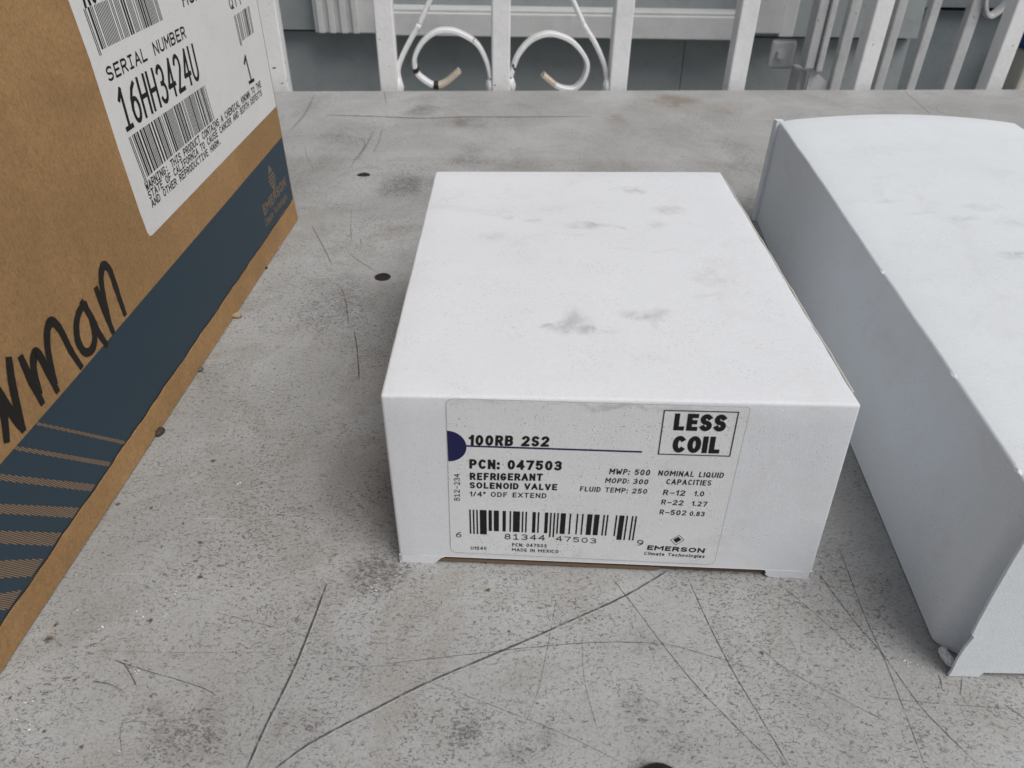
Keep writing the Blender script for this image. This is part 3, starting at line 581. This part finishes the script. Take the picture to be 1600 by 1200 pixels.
for x, y in far_:
    scratch(rnd.uniform(.3, .9), rnd.uniform(.2, .5), [(x, y), (x + rnd.uniform(-14, 14), y + rnd.uniform(4, 16)), (x + rnd.uniform(-24, 24), y + rnd.uniform(14, 34))] if y < 600 and rnd.random() < .5 else [(x, y), (x + rnd.uniform(5, 16), y + rnd.uniform(-3, 3)), (x + rnd.uniform(18, 40), y + rnd.uniform(-5, 5))], light=rnd.random() < .4)
# white paint flecks: too small to tell apart
vs = []; fs = []
def flake(x, y, d):
    for _ in range(rnd.randint(2, 4)):
        cx, cy = x + rnd.uniform(-.6, .6) * d, y + rnd.uniform(-.6, .6) * d; n = rnd.randint(4, 6); b = len(vs); a0 = rnd.random() * 6; s = d * rnd.uniform(.15, .32)
        for k in range(n):
            r_ = s * rnd.uniform(.5, 1.2); vs.append(((cx + r_ * math.cos(a0 + k * 2 * math.pi / n)) * MM, (cy + r_ * .6 * math.sin(a0 + k * 2 * math.pi / n)) * MM, rnd.uniform(.12, .3) * MM))
        c_ = len(vs); vs.append((cx * MM, cy * MM, .45 * MM))
        for k in range(n): fs.append((b + k, b + (k + 1) % n, c_))
for x, y, d in FLEC: flake(x, y, d * .95)
for i in range(45): flake(rnd.uniform(-130, 260), rnd.uniform(60, 330), rnd.uniform(.3, .8))
o = mesh("paint_fleck", vs, fs, M_FLECK, table); o["kind"] = "stuff"
crl = {0: "tan crumb lying against the bottom of the brown carton, the nearer of two", 1: "", 2: ""}
cl = ["pale tan crumb beside the bottom edge of the brown carton, level with the handwriting end",
      "pale tan crumb beside the brown carton near its far printed logo",
      "grey crumb under the bottom edge of the brown carton, middle one",
      "dark curled crumb on the tabletop beside the brown carton's striped end",
      "tiny grey crumb just below the middle of the brown carton's bottom edge",
      "tiny dark crumb by the brown carton's far half"]
for (x, y, d, k), lb in zip(CRUMB, cl):
    bm = bmesh.new(); bmesh.ops.create_icosphere(bm, subdivisions=2, radius=1)
    for v in bm.verts: v.co *= 1 + rnd.uniform(-.25, .25); v.co = Vector((v.co.x * d * .5, v.co.y * d * .36, v.co.z * d * .28 + d * .24)) * MM
    o = frommb("crumb", bm, M_CRUMB[k], None, True); o.location = (x * MM, y * MM, 0); o.rotation_euler = (0, 0, rnd.uniform(0, 3))
    tag(o, lb, "crumb", "crumbs along the brown carton")

# ------------------------------------------------------------------ centre box
FM = frame((-.03183, .14304, 0), (.99938, -.03513, 0), (.00048, .01379, .9999))
vb = thing("valve_box", "white cardboard box with a printed LESS COIL label on its front", "box", FM)
Wb, Db = 118.1, 151.0
def fnb(x, y, z):
    s, t, h = x / Wb, y / Db, z / 61.3
    H = 60.3 + 2.2 * s
    bulge = (math.sin(math.pi * min(max(s, 0), 1)) * math.sin(math.pi * min(max(t, 0), 1)))
    zz = h * H + (bulge * .9 * h if h > .9 else 0)
    y = y * (1 + .014 * s)
    xx = x - .0365 * y + (-.4 - 2.6 * s) * h + .5 * math.sin(math.pi * t) * (s - .5) * 2 * h * (1 - h) * 3
    
    if h > .8: zz -= .12 * max(0, 1 - min(x, Wb - x) / 3) * (1 + math.sin(y * .21) + .6 * math.sin(y * .57 + x))
    return (xx, y, zz + .0138 * y)
lid = rbox("lid", Wb, Db, 61.3, .9, M_BOX, vb, fnb, 16, 18, 8, bottom=3.1)
def foot(name, P):
    sheet(name, P, 0.0, M_BOX, vb, thick=.7)
# the torn lower edge: corner feet hang from the front panel
foot("corner_foot", round_poly([(.0, 3.1), (.15, 0.05), (10.2, .0), (12.0, 2.3), (13.5, 3.1)], [0, 1.4, .8, .5, 0]))
foot("corner_foot", [(103.6, 3.1), (104.6, 3.0), (105.2, 1.9), (105.0, 1.2), (106.4, .2), (109, .05), (112, .15), (117.2, .0), (118.0, .8), (118.0, 3.1)])
def sidefoot(x):
    q_ = -.0365 * Db; vs = [(x, 0, 0), (x + q_, Db, 2.1), (x + q_, Db, 5.2), (x, 0, 3.1)]
    P = [(v[0] * MM, v[1] * MM, v[2] * MM) for v in vs] + [((v[0] + (.7 if x < 50 else -.7)) * MM, v[1] * MM, v[2] * MM) for v in vs]
    mesh("side_skirt", P, [(0, 3, 2, 1), (4, 5, 6, 7), (0, 1, 5, 4), (1, 2, 6, 5), (3, 0, 4, 7)], M_BOX, vb)
sidefoot(0.0); sidefoot(Wb)
SH = Matrix(((1, -.0365, 0, 0), (0, 1, 0, 0), (0, .0138, 1, 0), (0, 0, 0, 1)))
box("bottom_tray", .0035, .1145, .0012, .147, .0006, .0030, M_FLUTE, vb, mx=SH)
box("tray_liner", .0045, .075, .0004, .0010, .0009, .0016, M_TRAY, vb, mx=SH)
# pale cut edge of the board along the right-hand fold
edge = [fnb(Wb - .25, y, 61.2) for y in [6 + 3 * k + rnd.uniform(-1, 1) for k in range(47)]]
tube("board_edge", [Vector((a * MM, b * MM, c * MM)) + Vector((rnd.uniform(0, .2), 0, rnd.uniform(-.12, .05))) * MM for a, b, c in edge], .00030, M_BOARD, vb, n=6, yvec=Vector((0, 0, 1)))
# navy print low on the left side
mesh("side_print", [(-.25 * MM, 3 * MM, .4 * MM), (-5.7 * MM, 148 * MM, 2.5 * MM), (-5.95 * MM, 148 * MM, 33 * MM), (-.55 * MM, 3 * MM, 31 * MM)], [(0, 3, 2, 1)], M_BLUEINK, vb)
lb = sheet("label", round_poly([(15.8, 60.05), (15.0, 5.2), (89.9, 4.5), (89.2, 60.7)], [2.2, 2.2, 2.2, 1.2]), .10, M_LABEL, vb, thick=.09)
po = Print(.115); oc = [(15.8, 60.05), (15.0, 5.2), (89.9, 4.5), (89.2, 60.7)]
po.stroke(round_poly(oc, [2.2, 2.2, 2.2, 1.2]) + [round_poly(oc, [2.2, 2.2, 2.2, 1.2])[0]], .14)
po.build("label_rim", M_LLINE, lb)
for t, p0, p1, p2, wgt in FTEXT:
    P = Print(.13); P.font(t, p0, p1, p2, wgt); P.build("printed_text", M_INK, lb)
for t, p0, p1, p2 in FSTROKE:
    P = Print(.16); P.text(t, p0, p1, p2, .13 if len(t) > 2 else .12, G_, .22 if len(t) > 1 else .1); P.build("printed_text", M_INK, lb)
P = Print(.15)
Lc = ["0001101", "0011001", "0010011", "0111101", "0100011", "0110001", "0101111", "0111011", "0110111", "0001011"]
bits = "101" + "".join(Lc[int(d)] for d in "681344") + "01010" + "".join("".join('1' if c == '0' else '0' for c in Lc[int(d)]) for d in "475039") + "101"
(bx0, bz0), (bx1, bz1), (_, bzb), _ = BARC
mw = (bx1 - bx0) / 95; i = 0
while i < 95:
    if bits[i] == '1':
        j = i
        while j < 95 and bits[j] == '1': j += 1
        zb = bzb if (i < 10 or i >= 85 or 45 <= i < 50) else GUARD[1]
        x0, x1 = bx0 + i * mw, bx0 + j * mw - .04
        P.quad((x0, zb), (x1, zb), (x1, bz0), (x0, bz0)); i = j
    else: i += 1
P.build("barcode", M_INK, lb)
P = Print(.15); c_ = (15.62, 44.9); rr = 5.1
ring = [(c_[0] + rr * math.cos(a) * .95, c_[1] + rr * math.sin(a)) for a in [math.radians(-90 + 180 * k / 24) for k in range(25)]]
ids = [P.v(*q) for q in ring]; P.fs.append(tuple(ids)); P.build("blue_half_disc", M_BLUEINK, lb)
P = Print(.145); P.stroke([RULE[0], RULE[1]], .55); P.build("blue_rule", M_BLUEINK, lb)
P = Print(.145); P.stroke(FRAME + [FRAME[0]], .3); P.build("print_frame", M_INK, lb)
P = Print(.15); cx = sum(p[0] for p in DIAM) / 4; cz = sum(p[1] for p in DIAM) / 4
D = [(cx - 1.85, cz), (cx + .25, cz + 1.95), (cx + 1.85, cz + .1), (cx - .2, cz - 1.95)]
P.stroke(D + [D[0]], .14); s_ = .62
P.quad(*[(cx + (p[0] - cx) * s_ - .05, cz + (p[1] - cz) * s_ + .1) for p in D])
P.build("printed_diamond", M_INK, lb)

# ------------------------------------------------------------------ long white box on the right
RM = Matrix.Translation((.1117, .1099, 0))
rb = thing("long_box", "long blank white cardboard box with a bulging lid, right of the labelled box", "box", RM)
RW, RD, RH = 122.0, 278.0, 54.6
def fnr(x, y, z):
    s, t, h = x / RW, y / RD, z / RH
    x0 = t * 23.0 + (t * .6 + 3.6 * (1 - t)) * h     # left side line, top leans out near the camera
    xx = x0 + x
    yy = y - t * s * 2 * (0) + 2.0 * (s * t)
    cur = 0
    if y < 7: cur = 9.0 * (1 - y / 7) ** 1.5 * (1 - s) * (1 - h ** 4)
    side = -.9 * math.sin(math.pi * min(max(t, 0), 1)) * math.sin(math.pi * min(max(h, 0), 1)) * (1 - s)
    zz = z
    if h > .9:
        zz += 3.9 * math.sin(math.pi * min(max(s, 0), 1)) ** .8 * (.35 + .65 * t) * ((h - .9) / .1)
        zz += .35 * math.sin(t * 21) * math.sin(math.pi * s)
    if h > .8: zz -= .14 * max(0, 1 - x / 4) * (1 + math.sin(y * .16 + 1) + .5 * math.sin(y * .43)); side += .18 * math.sin(y * .045 + 2) * h * (1 - s)
    return (xx + cur - side, yy + 2.8 * (1 - t), zz)
rbox("body", RW, RD, RH, .9, M_BOX2, rb, fnr, 16, 28, 10, ey=(1, 2, 3, 4, 5, 6, 7, 8, 9), bottom=.4)
fp = [(.1, 2.0), (-.1, .3), (7.6, .15), (8.2, 1.9), (40, 1.7), (122, 1.5), (121.5, 54), (-1.8, 54), (-1.7, 44), (-1.4, 32), (-.9, 22), (-.5, 17.2), (.3, 16.6), (.1, 15.2), (-.3, 12), (-.35, 7)]
sheet("front_panel", fp, 1.3, M_BOX2, rb, thick=.7, y0=0)
P = Print(1.35); P.stroke([(1.6, 4.6), (3.8, 3.9), (6.8, 4.4)], .25); P.stroke([(5.6, 5.6), (7.8, 4.4), (7.9, 3.6)], .15); P.build("fold_crease", M_FLECK, rb)
for y_ in (52.0, 112.0, 14.0):
    a = Vector(fnr(.2, y_, RH - .3)) * MM
    bmk = bmesh.new(); bmesh.ops.create_icosphere(bmk, subdivisions=2, radius=1)
    for v in bmk.verts: v.co = a + Vector((v.co.x * .7 * (1 + rnd.uniform(-.3, .3)), v.co.y * 1.6, v.co.z * .55 * (1 + rnd.uniform(-.4, .4)))) * MM
    frommb("edge_nick", bmk, M_BOX2, rb)
# crushed corner of the side panel
bm = bmesh.new(); bmesh.ops.create_icosphere(bm, subdivisions=3, radius=1)
for v in bm.verts:
    v.co = Vector(((v.co.x * 1.4 + 1.7 + rnd.uniform(-.3, .3)), (v.co.y * 3.0 + 4.0 + rnd.uniform(-.3, .3)), max(0, v.co.z * .8 + .6 + rnd.uniform(-.3, .3)))) * MM
frommb("crushed_corner", bm, M_FLECK, rb)
# far end panel standing proud on the left
bx = [(21.2, 276.5), (24.6, 276.5), (24.6, 279.2), (20.4, 279.2)]
vs = [(x * MM, y * MM, .3 * MM) for x, y in bx] + [((x + .6) * MM, y * MM, 55.2 * MM) for x, y in bx]
mesh("end_flange", vs, [(3, 2, 1, 0), (4, 5, 6, 7), (0, 1, 5, 4), (1, 2, 6, 5), (2, 3, 7, 6), (3, 0, 4, 7)], M_BOX2, rb)

# ------------------------------------------------------------------ brown carton on the left
KM = frame((-.127185, .105791, 0), (.03002, .99955, 0), (-.06973, .00209, .99756))
kb = thing("shipping_carton", "large brown cardboard carton with a dark blue band and white shipping label", "carton", KM)
KL, KD, KH = 276.0, 230.0, 205.0; NEAR = -62.0
def fnk(x, y, z):
    t = x / (KL - NEAR); far = .165 * z
    return (NEAR + x + far * t, y, z + .0699 * y)
rbox("body", KL - NEAR, KD, KH, 1.6, M_KRAFT, kb, fnk, 24, 8, 18, bottom=.4)
top = [(NEAR + 2, 41.0)] + [tuple(p) for p in BAND_TOP] + [(281.2, 43.4)]
top = [(NEAR + 2, 41.0), (32, 41.1), (66, 41.1), (140, 41.8), (208, 42.4), (281.0, 43.3)]
bot = [(275.5, 11.9), (240, 11.6), (200, 10.9), (150, 10.6), (109, 9.98), (82.5, 9.8), (50, 9.6), (7.5, 9.5), (NEAR + 2, 9.4)]
band = sheet("blue_band", top + bot, .06, M_NAVY, kb)
# lower board ply with a wavy cut edge
cut = []
x = NEAR + .5
while x < 274.5:
    cut.append((x, 9.1 + (x / 275) * 2.3 + .20 * math.sin(x * .19) + .12 * math.sin(x * .53 + 1) + rnd.uniform(-.07, .07))); x += 3.0
low = [(NEAR + .5, .5), (274.8, .5), (275.5, 11.2)] + cut[::-1]
sheet("lower_flap", low, .45, M_KRAFT, kb, thick=.44)
P = Print(.20); P.stroke([(a, b + .22) for a, b in cut], .42, jit=.4); P.build("flap_shadow_line", M_HOLE_SHADOW, kb)  # painted shadow: dark stroke on the band just above the flap
# hatched kraft bars on the band
mids = []
for q in HATCH:
    a, b, c, d = [Vector(p) for p in q]
    P = Print(.12); d1 = b - a; d2 = c - d
    dd = (d1.normalized() + d2.normalized()).normalized(); nn = Vector((-dd.y, dd.x))
    wth = abs((d - a).dot(nn)) * .5 + abs((c - b).dot(nn)) * .5
    top_pt = (b + c) / 2; zt = 41.2; L0 = (zt - top_pt.y) / -dd.y if dd.y else 0
    start = top_pt - dd * abs(L0)
    off = -wth / 2; 
    # fine slanted lines inside each bar
    sl = Vector((.30, .954)) if True else None
    HD = Vector((.5, -.866)).normalized(); steps = max(4, int(abs(L0) * abs(dd.x * HD.y - dd.y * HD.x) / .50))
    for k in range(int(steps * 1.6)):
        t0 = k / steps; p = start + dd * (abs(L0) * t0); wloc = wth * 1.08 * (.75 + .35 * min(t0, 1))
        e = HD * (wloc / 2 / abs(HD.dot(nn)))
        A, B = p - e, p + e
        lo_, hi_ = 10.3, 41.0
        if A.y < B.y: A, B = B, A
        if A.y <= lo_ or B.y >= hi_: continue
        if A.y > hi_: A = A + (B - A) * ((A.y - hi_) / (A.y - B.y))
        if B.y < lo_: B = B + (A - B) * ((lo_ - B.y) / (A.y - B.y))
        P.stroke([A, B], .25, jit=.1)
    P.build("hatched_bar", M_HATCH, band)
P = Print(.12)
for t, p0, p1, p2, wgt in KLOGO: P.font(t, (p0[0] - 3, p0[1] - .6), (p1[0] - 4.5, p1[1] - .6), (p2[0] - 3, p2[1] - .6), wgt)
P.build("printed_text", M_LOGOK, band)
P = Print(.12); cx, cz = 253.5, 31.6
for k in range(3): z = cz - 2.6 + k * 1.75; w_ = (4.6, 5.2, 4.2)[k]; P.quad((cx - w_, z), (cx + w_, z), (cx + w_, z + 1.1), (cx - w_, z + 1.1))
ids = [P.v(cx - 3.4, cz + 3.0), P.v(cx + 3.4, cz + 3.0), P.v(cx, cz + 6.8)]; P.fs.append(tuple(ids))
ids = [P.v(cx - 3.6, cz - 3.2), P.v(cx, cz - 6.6), P.v(cx + 3.6, cz - 3.2)]; P.fs.append(tuple(ids))
P.build("printed_emblem", M_LOGOK, band)
ko = [(135.6, 175)] + [tuple(p) for p in KLABEL[1:4]] + [(132.0, 57.4), (133.6, 56.1), (281.5, 58.2), (287.0, 71.8), (291.2, 92), (294, 110), (303.0, 175)]
ko = [(136.5, 175), (135.6, 114), (133.1, 87.5), (131.8, 66), (131.8, 58.2), (132.3, 56.9), (133.8, 56.4), (283.2, 58.2), (286.4, 78), (291.2, 107), (302.0, 175)]
kl = sheet("shipping_label", ko, .12, M_KLABEL, kb, thick=.1)
for t, p0, p1, p2, w in KTEXT:
    if t == 'R07': t = 'R07'
    P = Print(.17); P.text(t, p0, p1, p2, w * 1.25 if p2[1] - p0[1] < 6 else .115, G_, .17 if p2[1] - p0[1] < 6 else .2); P.build("printed_text", M_INKK, kl)
for ki, ((tl, tr, bl, br), n) in enumerate(zip(KBAR, (26, 26, 14))):
    P = Print(.16); tl, tr, bl, br = map(Vector, (tl, tr, bl, br))
    if ki == 1: tl = Vector((141.6, 127.0)); tr = Vector((190.8, 127.6)); bl = Vector((141.4, 115.0))
    if ki == 0: tl = Vector((140.9, 88.3)); bl = Vector((141.2, 73.7))
    r_ = random.Random(ki + 3); s = 0
    L = (tr - tl).length; unit = .46 if ki < 2 else .7; pos = 0; seq = []
    while pos < L - unit:
        w = unit * r_.choice((1, 1, 1, 2.4)); seq.append((pos, min(pos + w, L))); pos += w + unit * r_.choice((1, 1, 1, 2.4))
    for k, (a, b) in enumerate(seq):
        f0, f1 = a / L, b / L; ext_ = Vector((0, -1.3 if k < 2 else 0))
        P.quad(bl.lerp(br, f0) + ext_, bl.lerp(br, f1) + ext_, tl.lerp(tr, f1), tl.lerp(tr, f0))
    P.build("barcode", M_INKK, kl)
P = Print(.14)
for s in WRITE: P.stroke([tuple(p)[:2] for p in smooth_pts([(a, b, 0) for a, b in s], 6)], 2.5, jit=.07, taper=True)
P.build("handwriting", M_MARKER, kb)

# ------------------------------------------------------------------ white iron railing behind the table
rdir = Vector((1, .068, 0)).normalized(); rnorm = Vector((-rdir.y, rdir.x, 0))
def RP(x, z, off=0.0): return Vector((x, .6515 + .068 * x, z)) + rnorm * off
RMX = lambda x: frame(RP(x, 0), rdir, (0, 0, 1))
rail = thing("iron_railing", "white painted iron railing with curled scrolls behind the table", "railing", Matrix.Translation((0, .6515, -.8)))
INV = Matrix.Translation((0, -.6515, .8))
W2 = .0150
for x in (-.1960, -.1058, -.0128, .0865, .1885, .2995, .4180):
    bm = box_bm(-W2 / 2, W2 / 2, 0, .015, -.80, .75, .0011, 2, RMX(x))
    bmesh.ops.transform(bm, matrix=INV, verts=bm.verts); frommb("bar", bm, M_RAIL, rail)
bm = box_bm(-.9, .9, .0006, .0144, -.030, -.012, .001, 2, RMX(0)); bm.transform(INV); frommb("bottom_rail", bm, M_RAIL, rail)
bm = box_bm(-.9, .9, .0006, .0144, .752, .78, .001, 2, RMX(0)); bm.transform(INV); frommb("top_rail", bm, M_RAIL, rail)
def tr(P, off=.0): return [INV @ (Vector(p) * MM + rnorm * off) for p in P]
for key, P in (('L', SCROLL0), ('R', SCROLL2)):
    S = smooth_pts(tr(P), 6)
    o = tube("scroll", S, 0, M_RAIL, rail, flat=(.0036, .011), yvec=rnorm)
    n = len(S); k = int(n * (.86 if key == 'L' else .93))
    if key == 'L':
        for a_, b_ in ((.64, .67), (.81, .85)): tube("bare_rust_patch", S[int(n * a_):int(n * b_) + 1], 0, M_HOLE_SHADOW, o, flat=(.0044, .0119), yvec=rnorm)
    tipP = [S[i] for i in range(k, n)]
    tube("worn_scroll_tip", [p - Vector((0, 0, 0)) for p in tipP], 0, M_RUSTY, o, flat=(.0041, .0116), yvec=rnorm)
for P in (SCROLL1, SCROLL3):
    Q = tr(P); d = (Q[0] - Q[1]).normalized(); Q = [Q[0] + d * .25] + Q
    tube("brace", smooth_pts(Q, 6), .0021, M_RAIL, rail, n=10, yvec=rnorm)
for x, z in ((-.0215, 0.0), (-.0040, .001), (-.0985, -.001), (.0782, -.001)):
    bm = bmesh.new(); bmesh.ops.create_icosphere(bm, subdivisions=3, radius=1)
    for v in bm.verts: v.co = Vector((v.co.x * .0038, v.co.y * .006, v.co.z * .0085)) * (1 + .12 * math.sin(v.co.x * 9 + v.co.z * 7)) 
    bm.transform(Matrix.Translation(INV @ RP(x, z, .007))); frommb("weld", bm, M_RAIL, rail, True)

# ------------------------------------------------------------------ second railing nearer the wall, right
gate = thing("iron_gate", "dull white iron gate with thin rods and wall bracket, behind the railing at upper right", "gate", Matrix.Translation((.3, .80, -.8)))
GI = Matrix.Translation((-.3, -.80, .8))
def gbox(name, x0, x1, y0, y1, z0, z1, m=M_RAIL2, b=.0012, shear=0):
    bm = box_bm(x0, x1, y0, y1, z0, z1, b); bm.transform(GI); return frommb(name, bm, m, gate)
def grod(x0, x1, y, z1=.7, z0=-.8):
    gbox("rod", x0, x1, y, y + .010, z0, z1)
gbox("gate_post", .2927, .3022, .800, .820, -.016, .7)
grod(.3037, .3100, .797, .7, -.018)
gbox("wall_flange", .2930, .3010, .812, .840, -.8, -.0205)
pl = [(-.0135, .3005), (-.8, .3005), (-.8, .3400), (-.040, .3380), (-.020, .3075)]
vs = [(x - .3, .803 - .8, z + .8) for z, x in pl] + [(x - .3, .806 - .8, z + .8) for z, x in pl]
mesh("gusset_plate", vs, [(0, 1, 2, 3, 4), (9, 8, 7, 6, 5)] + [(i, i + 5, (i + 1) % 5 + 5, (i + 1) % 5) for i in range(5)], M_RAIL2, gate)
for x0, x1 in ((.3225, .3330), (.3680, .3770), (.4010, .4100), (.4390, .4500)): grod(x0, x1, .798)
br = gbox("bracket", .2660, .2925, .835, .839, -.024, .004, b=.003)
bm = bmesh.new(); bmesh.ops.create_cone(bm, cap_ends=True, segments=6, radius1=.0056, radius2=.005, depth=.006)
bm.transform(Matrix.Translation(GI @ Vector((.2765, .832, -.009))) @ Matrix.Rotation(math.radians(90), 4, 'X')); frommb("bolt", bm, M_RAIL2, gate)
S = [Vector((.4480 + a, .800, b)) for a, b in ((-.002, .09), (-.001, .065), (.003, .046), (.010, .036), (.017, .038), (.026, .050), (.034, .075))]
tube("scroll", smooth_pts([GI @ p for p in S], 6), 0, M_RAIL2, gate, flat=(.0036, .012), yvec=Vector((0, 1, 0)))

# ------------------------------------------------------------------ house wall
wall = thing("house_wall", "grey blue painted board siding of the house behind the railing", "wall", Matrix.Translation((0, .96, -.8)))
def wbox(name, x0, x1, y0, y1, z0, z1, m, par=wall, b=.001):
    bm = box_bm(x0, x1, y0, y1, z0, z1, b); bm.transform(Matrix.Translation((0, -.96, .8))); return frommb(name, bm, m, par)
wbox("backing", -1.6, 1.6, .965, 1.0, -.8, 1.6, M_DARK)  # coloured near black so the gap under the sill shows as shadow
def board(x0, x1, z0, z1, m, y=.930, lean=.012):
    """one lapped siding board: its foot stands proud of its head"""
    vs = [(x0, y - lean, z0), (x1, y - lean, z0), (x1, y, z1), (x0, y, z1), (x0, y + .022, z0), (x1, y + .022, z0), (x1, y + .022, z1), (x0, y + .022, z1)]
    vs = [(a, b - .96, c + .8) for a, b, c in vs]
    mesh("siding_board", vs, [(0, 1, 2, 3), (7, 6, 5, 4), (4, 5, 1, 0), (5, 6, 2, 1), (3, 2, 6, 7), (4, 0, 3, 7)], m, wall)
zz = -.0085
board(-1.5, .4555, zz, .140, M_SIDING)
for k in range(1, 10): board(-1.5, .4555, zz + .150 * k, zz + .150 * k + .149, M_SIDING)
for k in range(0, 5):
    board(-1.5, .1955, zz - .150 * k - .153, zz - .150 * k - .0045, M_SIDING, .933); board(.1962, .4555, zz - .150 * k - .153, zz - .150 * k - .0045, M_SIDING, .933)
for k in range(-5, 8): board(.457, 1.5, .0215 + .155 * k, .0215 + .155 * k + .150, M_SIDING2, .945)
win = thing("window", "white window trim and dusty screen on the grey house wall, top of the picture", "window", Matrix.Translation((.05, .92, -.01)))
def tbox(name, x0, x1, y0, y1, z0, z1, m=M_TRIM, b=.0012):
    bm = box_bm(x0, x1, y0, y1, z0, z1, b); bm.transform(Matrix.Translation((-.05, -.92, .01))); return frommb(name, bm, m, win)
tbox("window_sill", -.150, .262, .893, .93, -.0085, .0150)
tbox("sill_lip", -.150, .262, .900, .93, .0152, .0185)
cs = tbox("window_casing", -.2265, -.1505, .905, .93, -.0090, .55)
for x in (-.2215, -.2090, -.1960, -.1830): 
    bm = box_bm(x, x + .0065, .900, .9049, -.0085, .55, .0008); bm.transform(Matrix.Translation((-.05, -.92, .01))); frommb("casing_bead", bm, M_TRIM, cs)
tbox("window_casing", .2625, .2935, .905, .93, -.0035, .55)
tbox("casing_strip", .2945, .3110, .909, .93, -.0075, .55)
tbox("window_screen", -.150, .262, .925, .928, .0187, .55, M_SCREEN)
bn = thing("storage_bin", "beige bin with a blue lid glimpsed beyond the railing at the right edge", "bin", Matrix.Translation((.75, 1.02, -.8)))
for nm, z0, z1, m, g in (("bin_body", 0, .783, M_BEIGE, 0), ("bin_lid", .7835, .800, M_BLUE, .006)):
    bm = box_bm(-.172 - g, .2 + g, -.12 - g, .14, z0, z1, .004); frommb(nm, bm, m, bn)
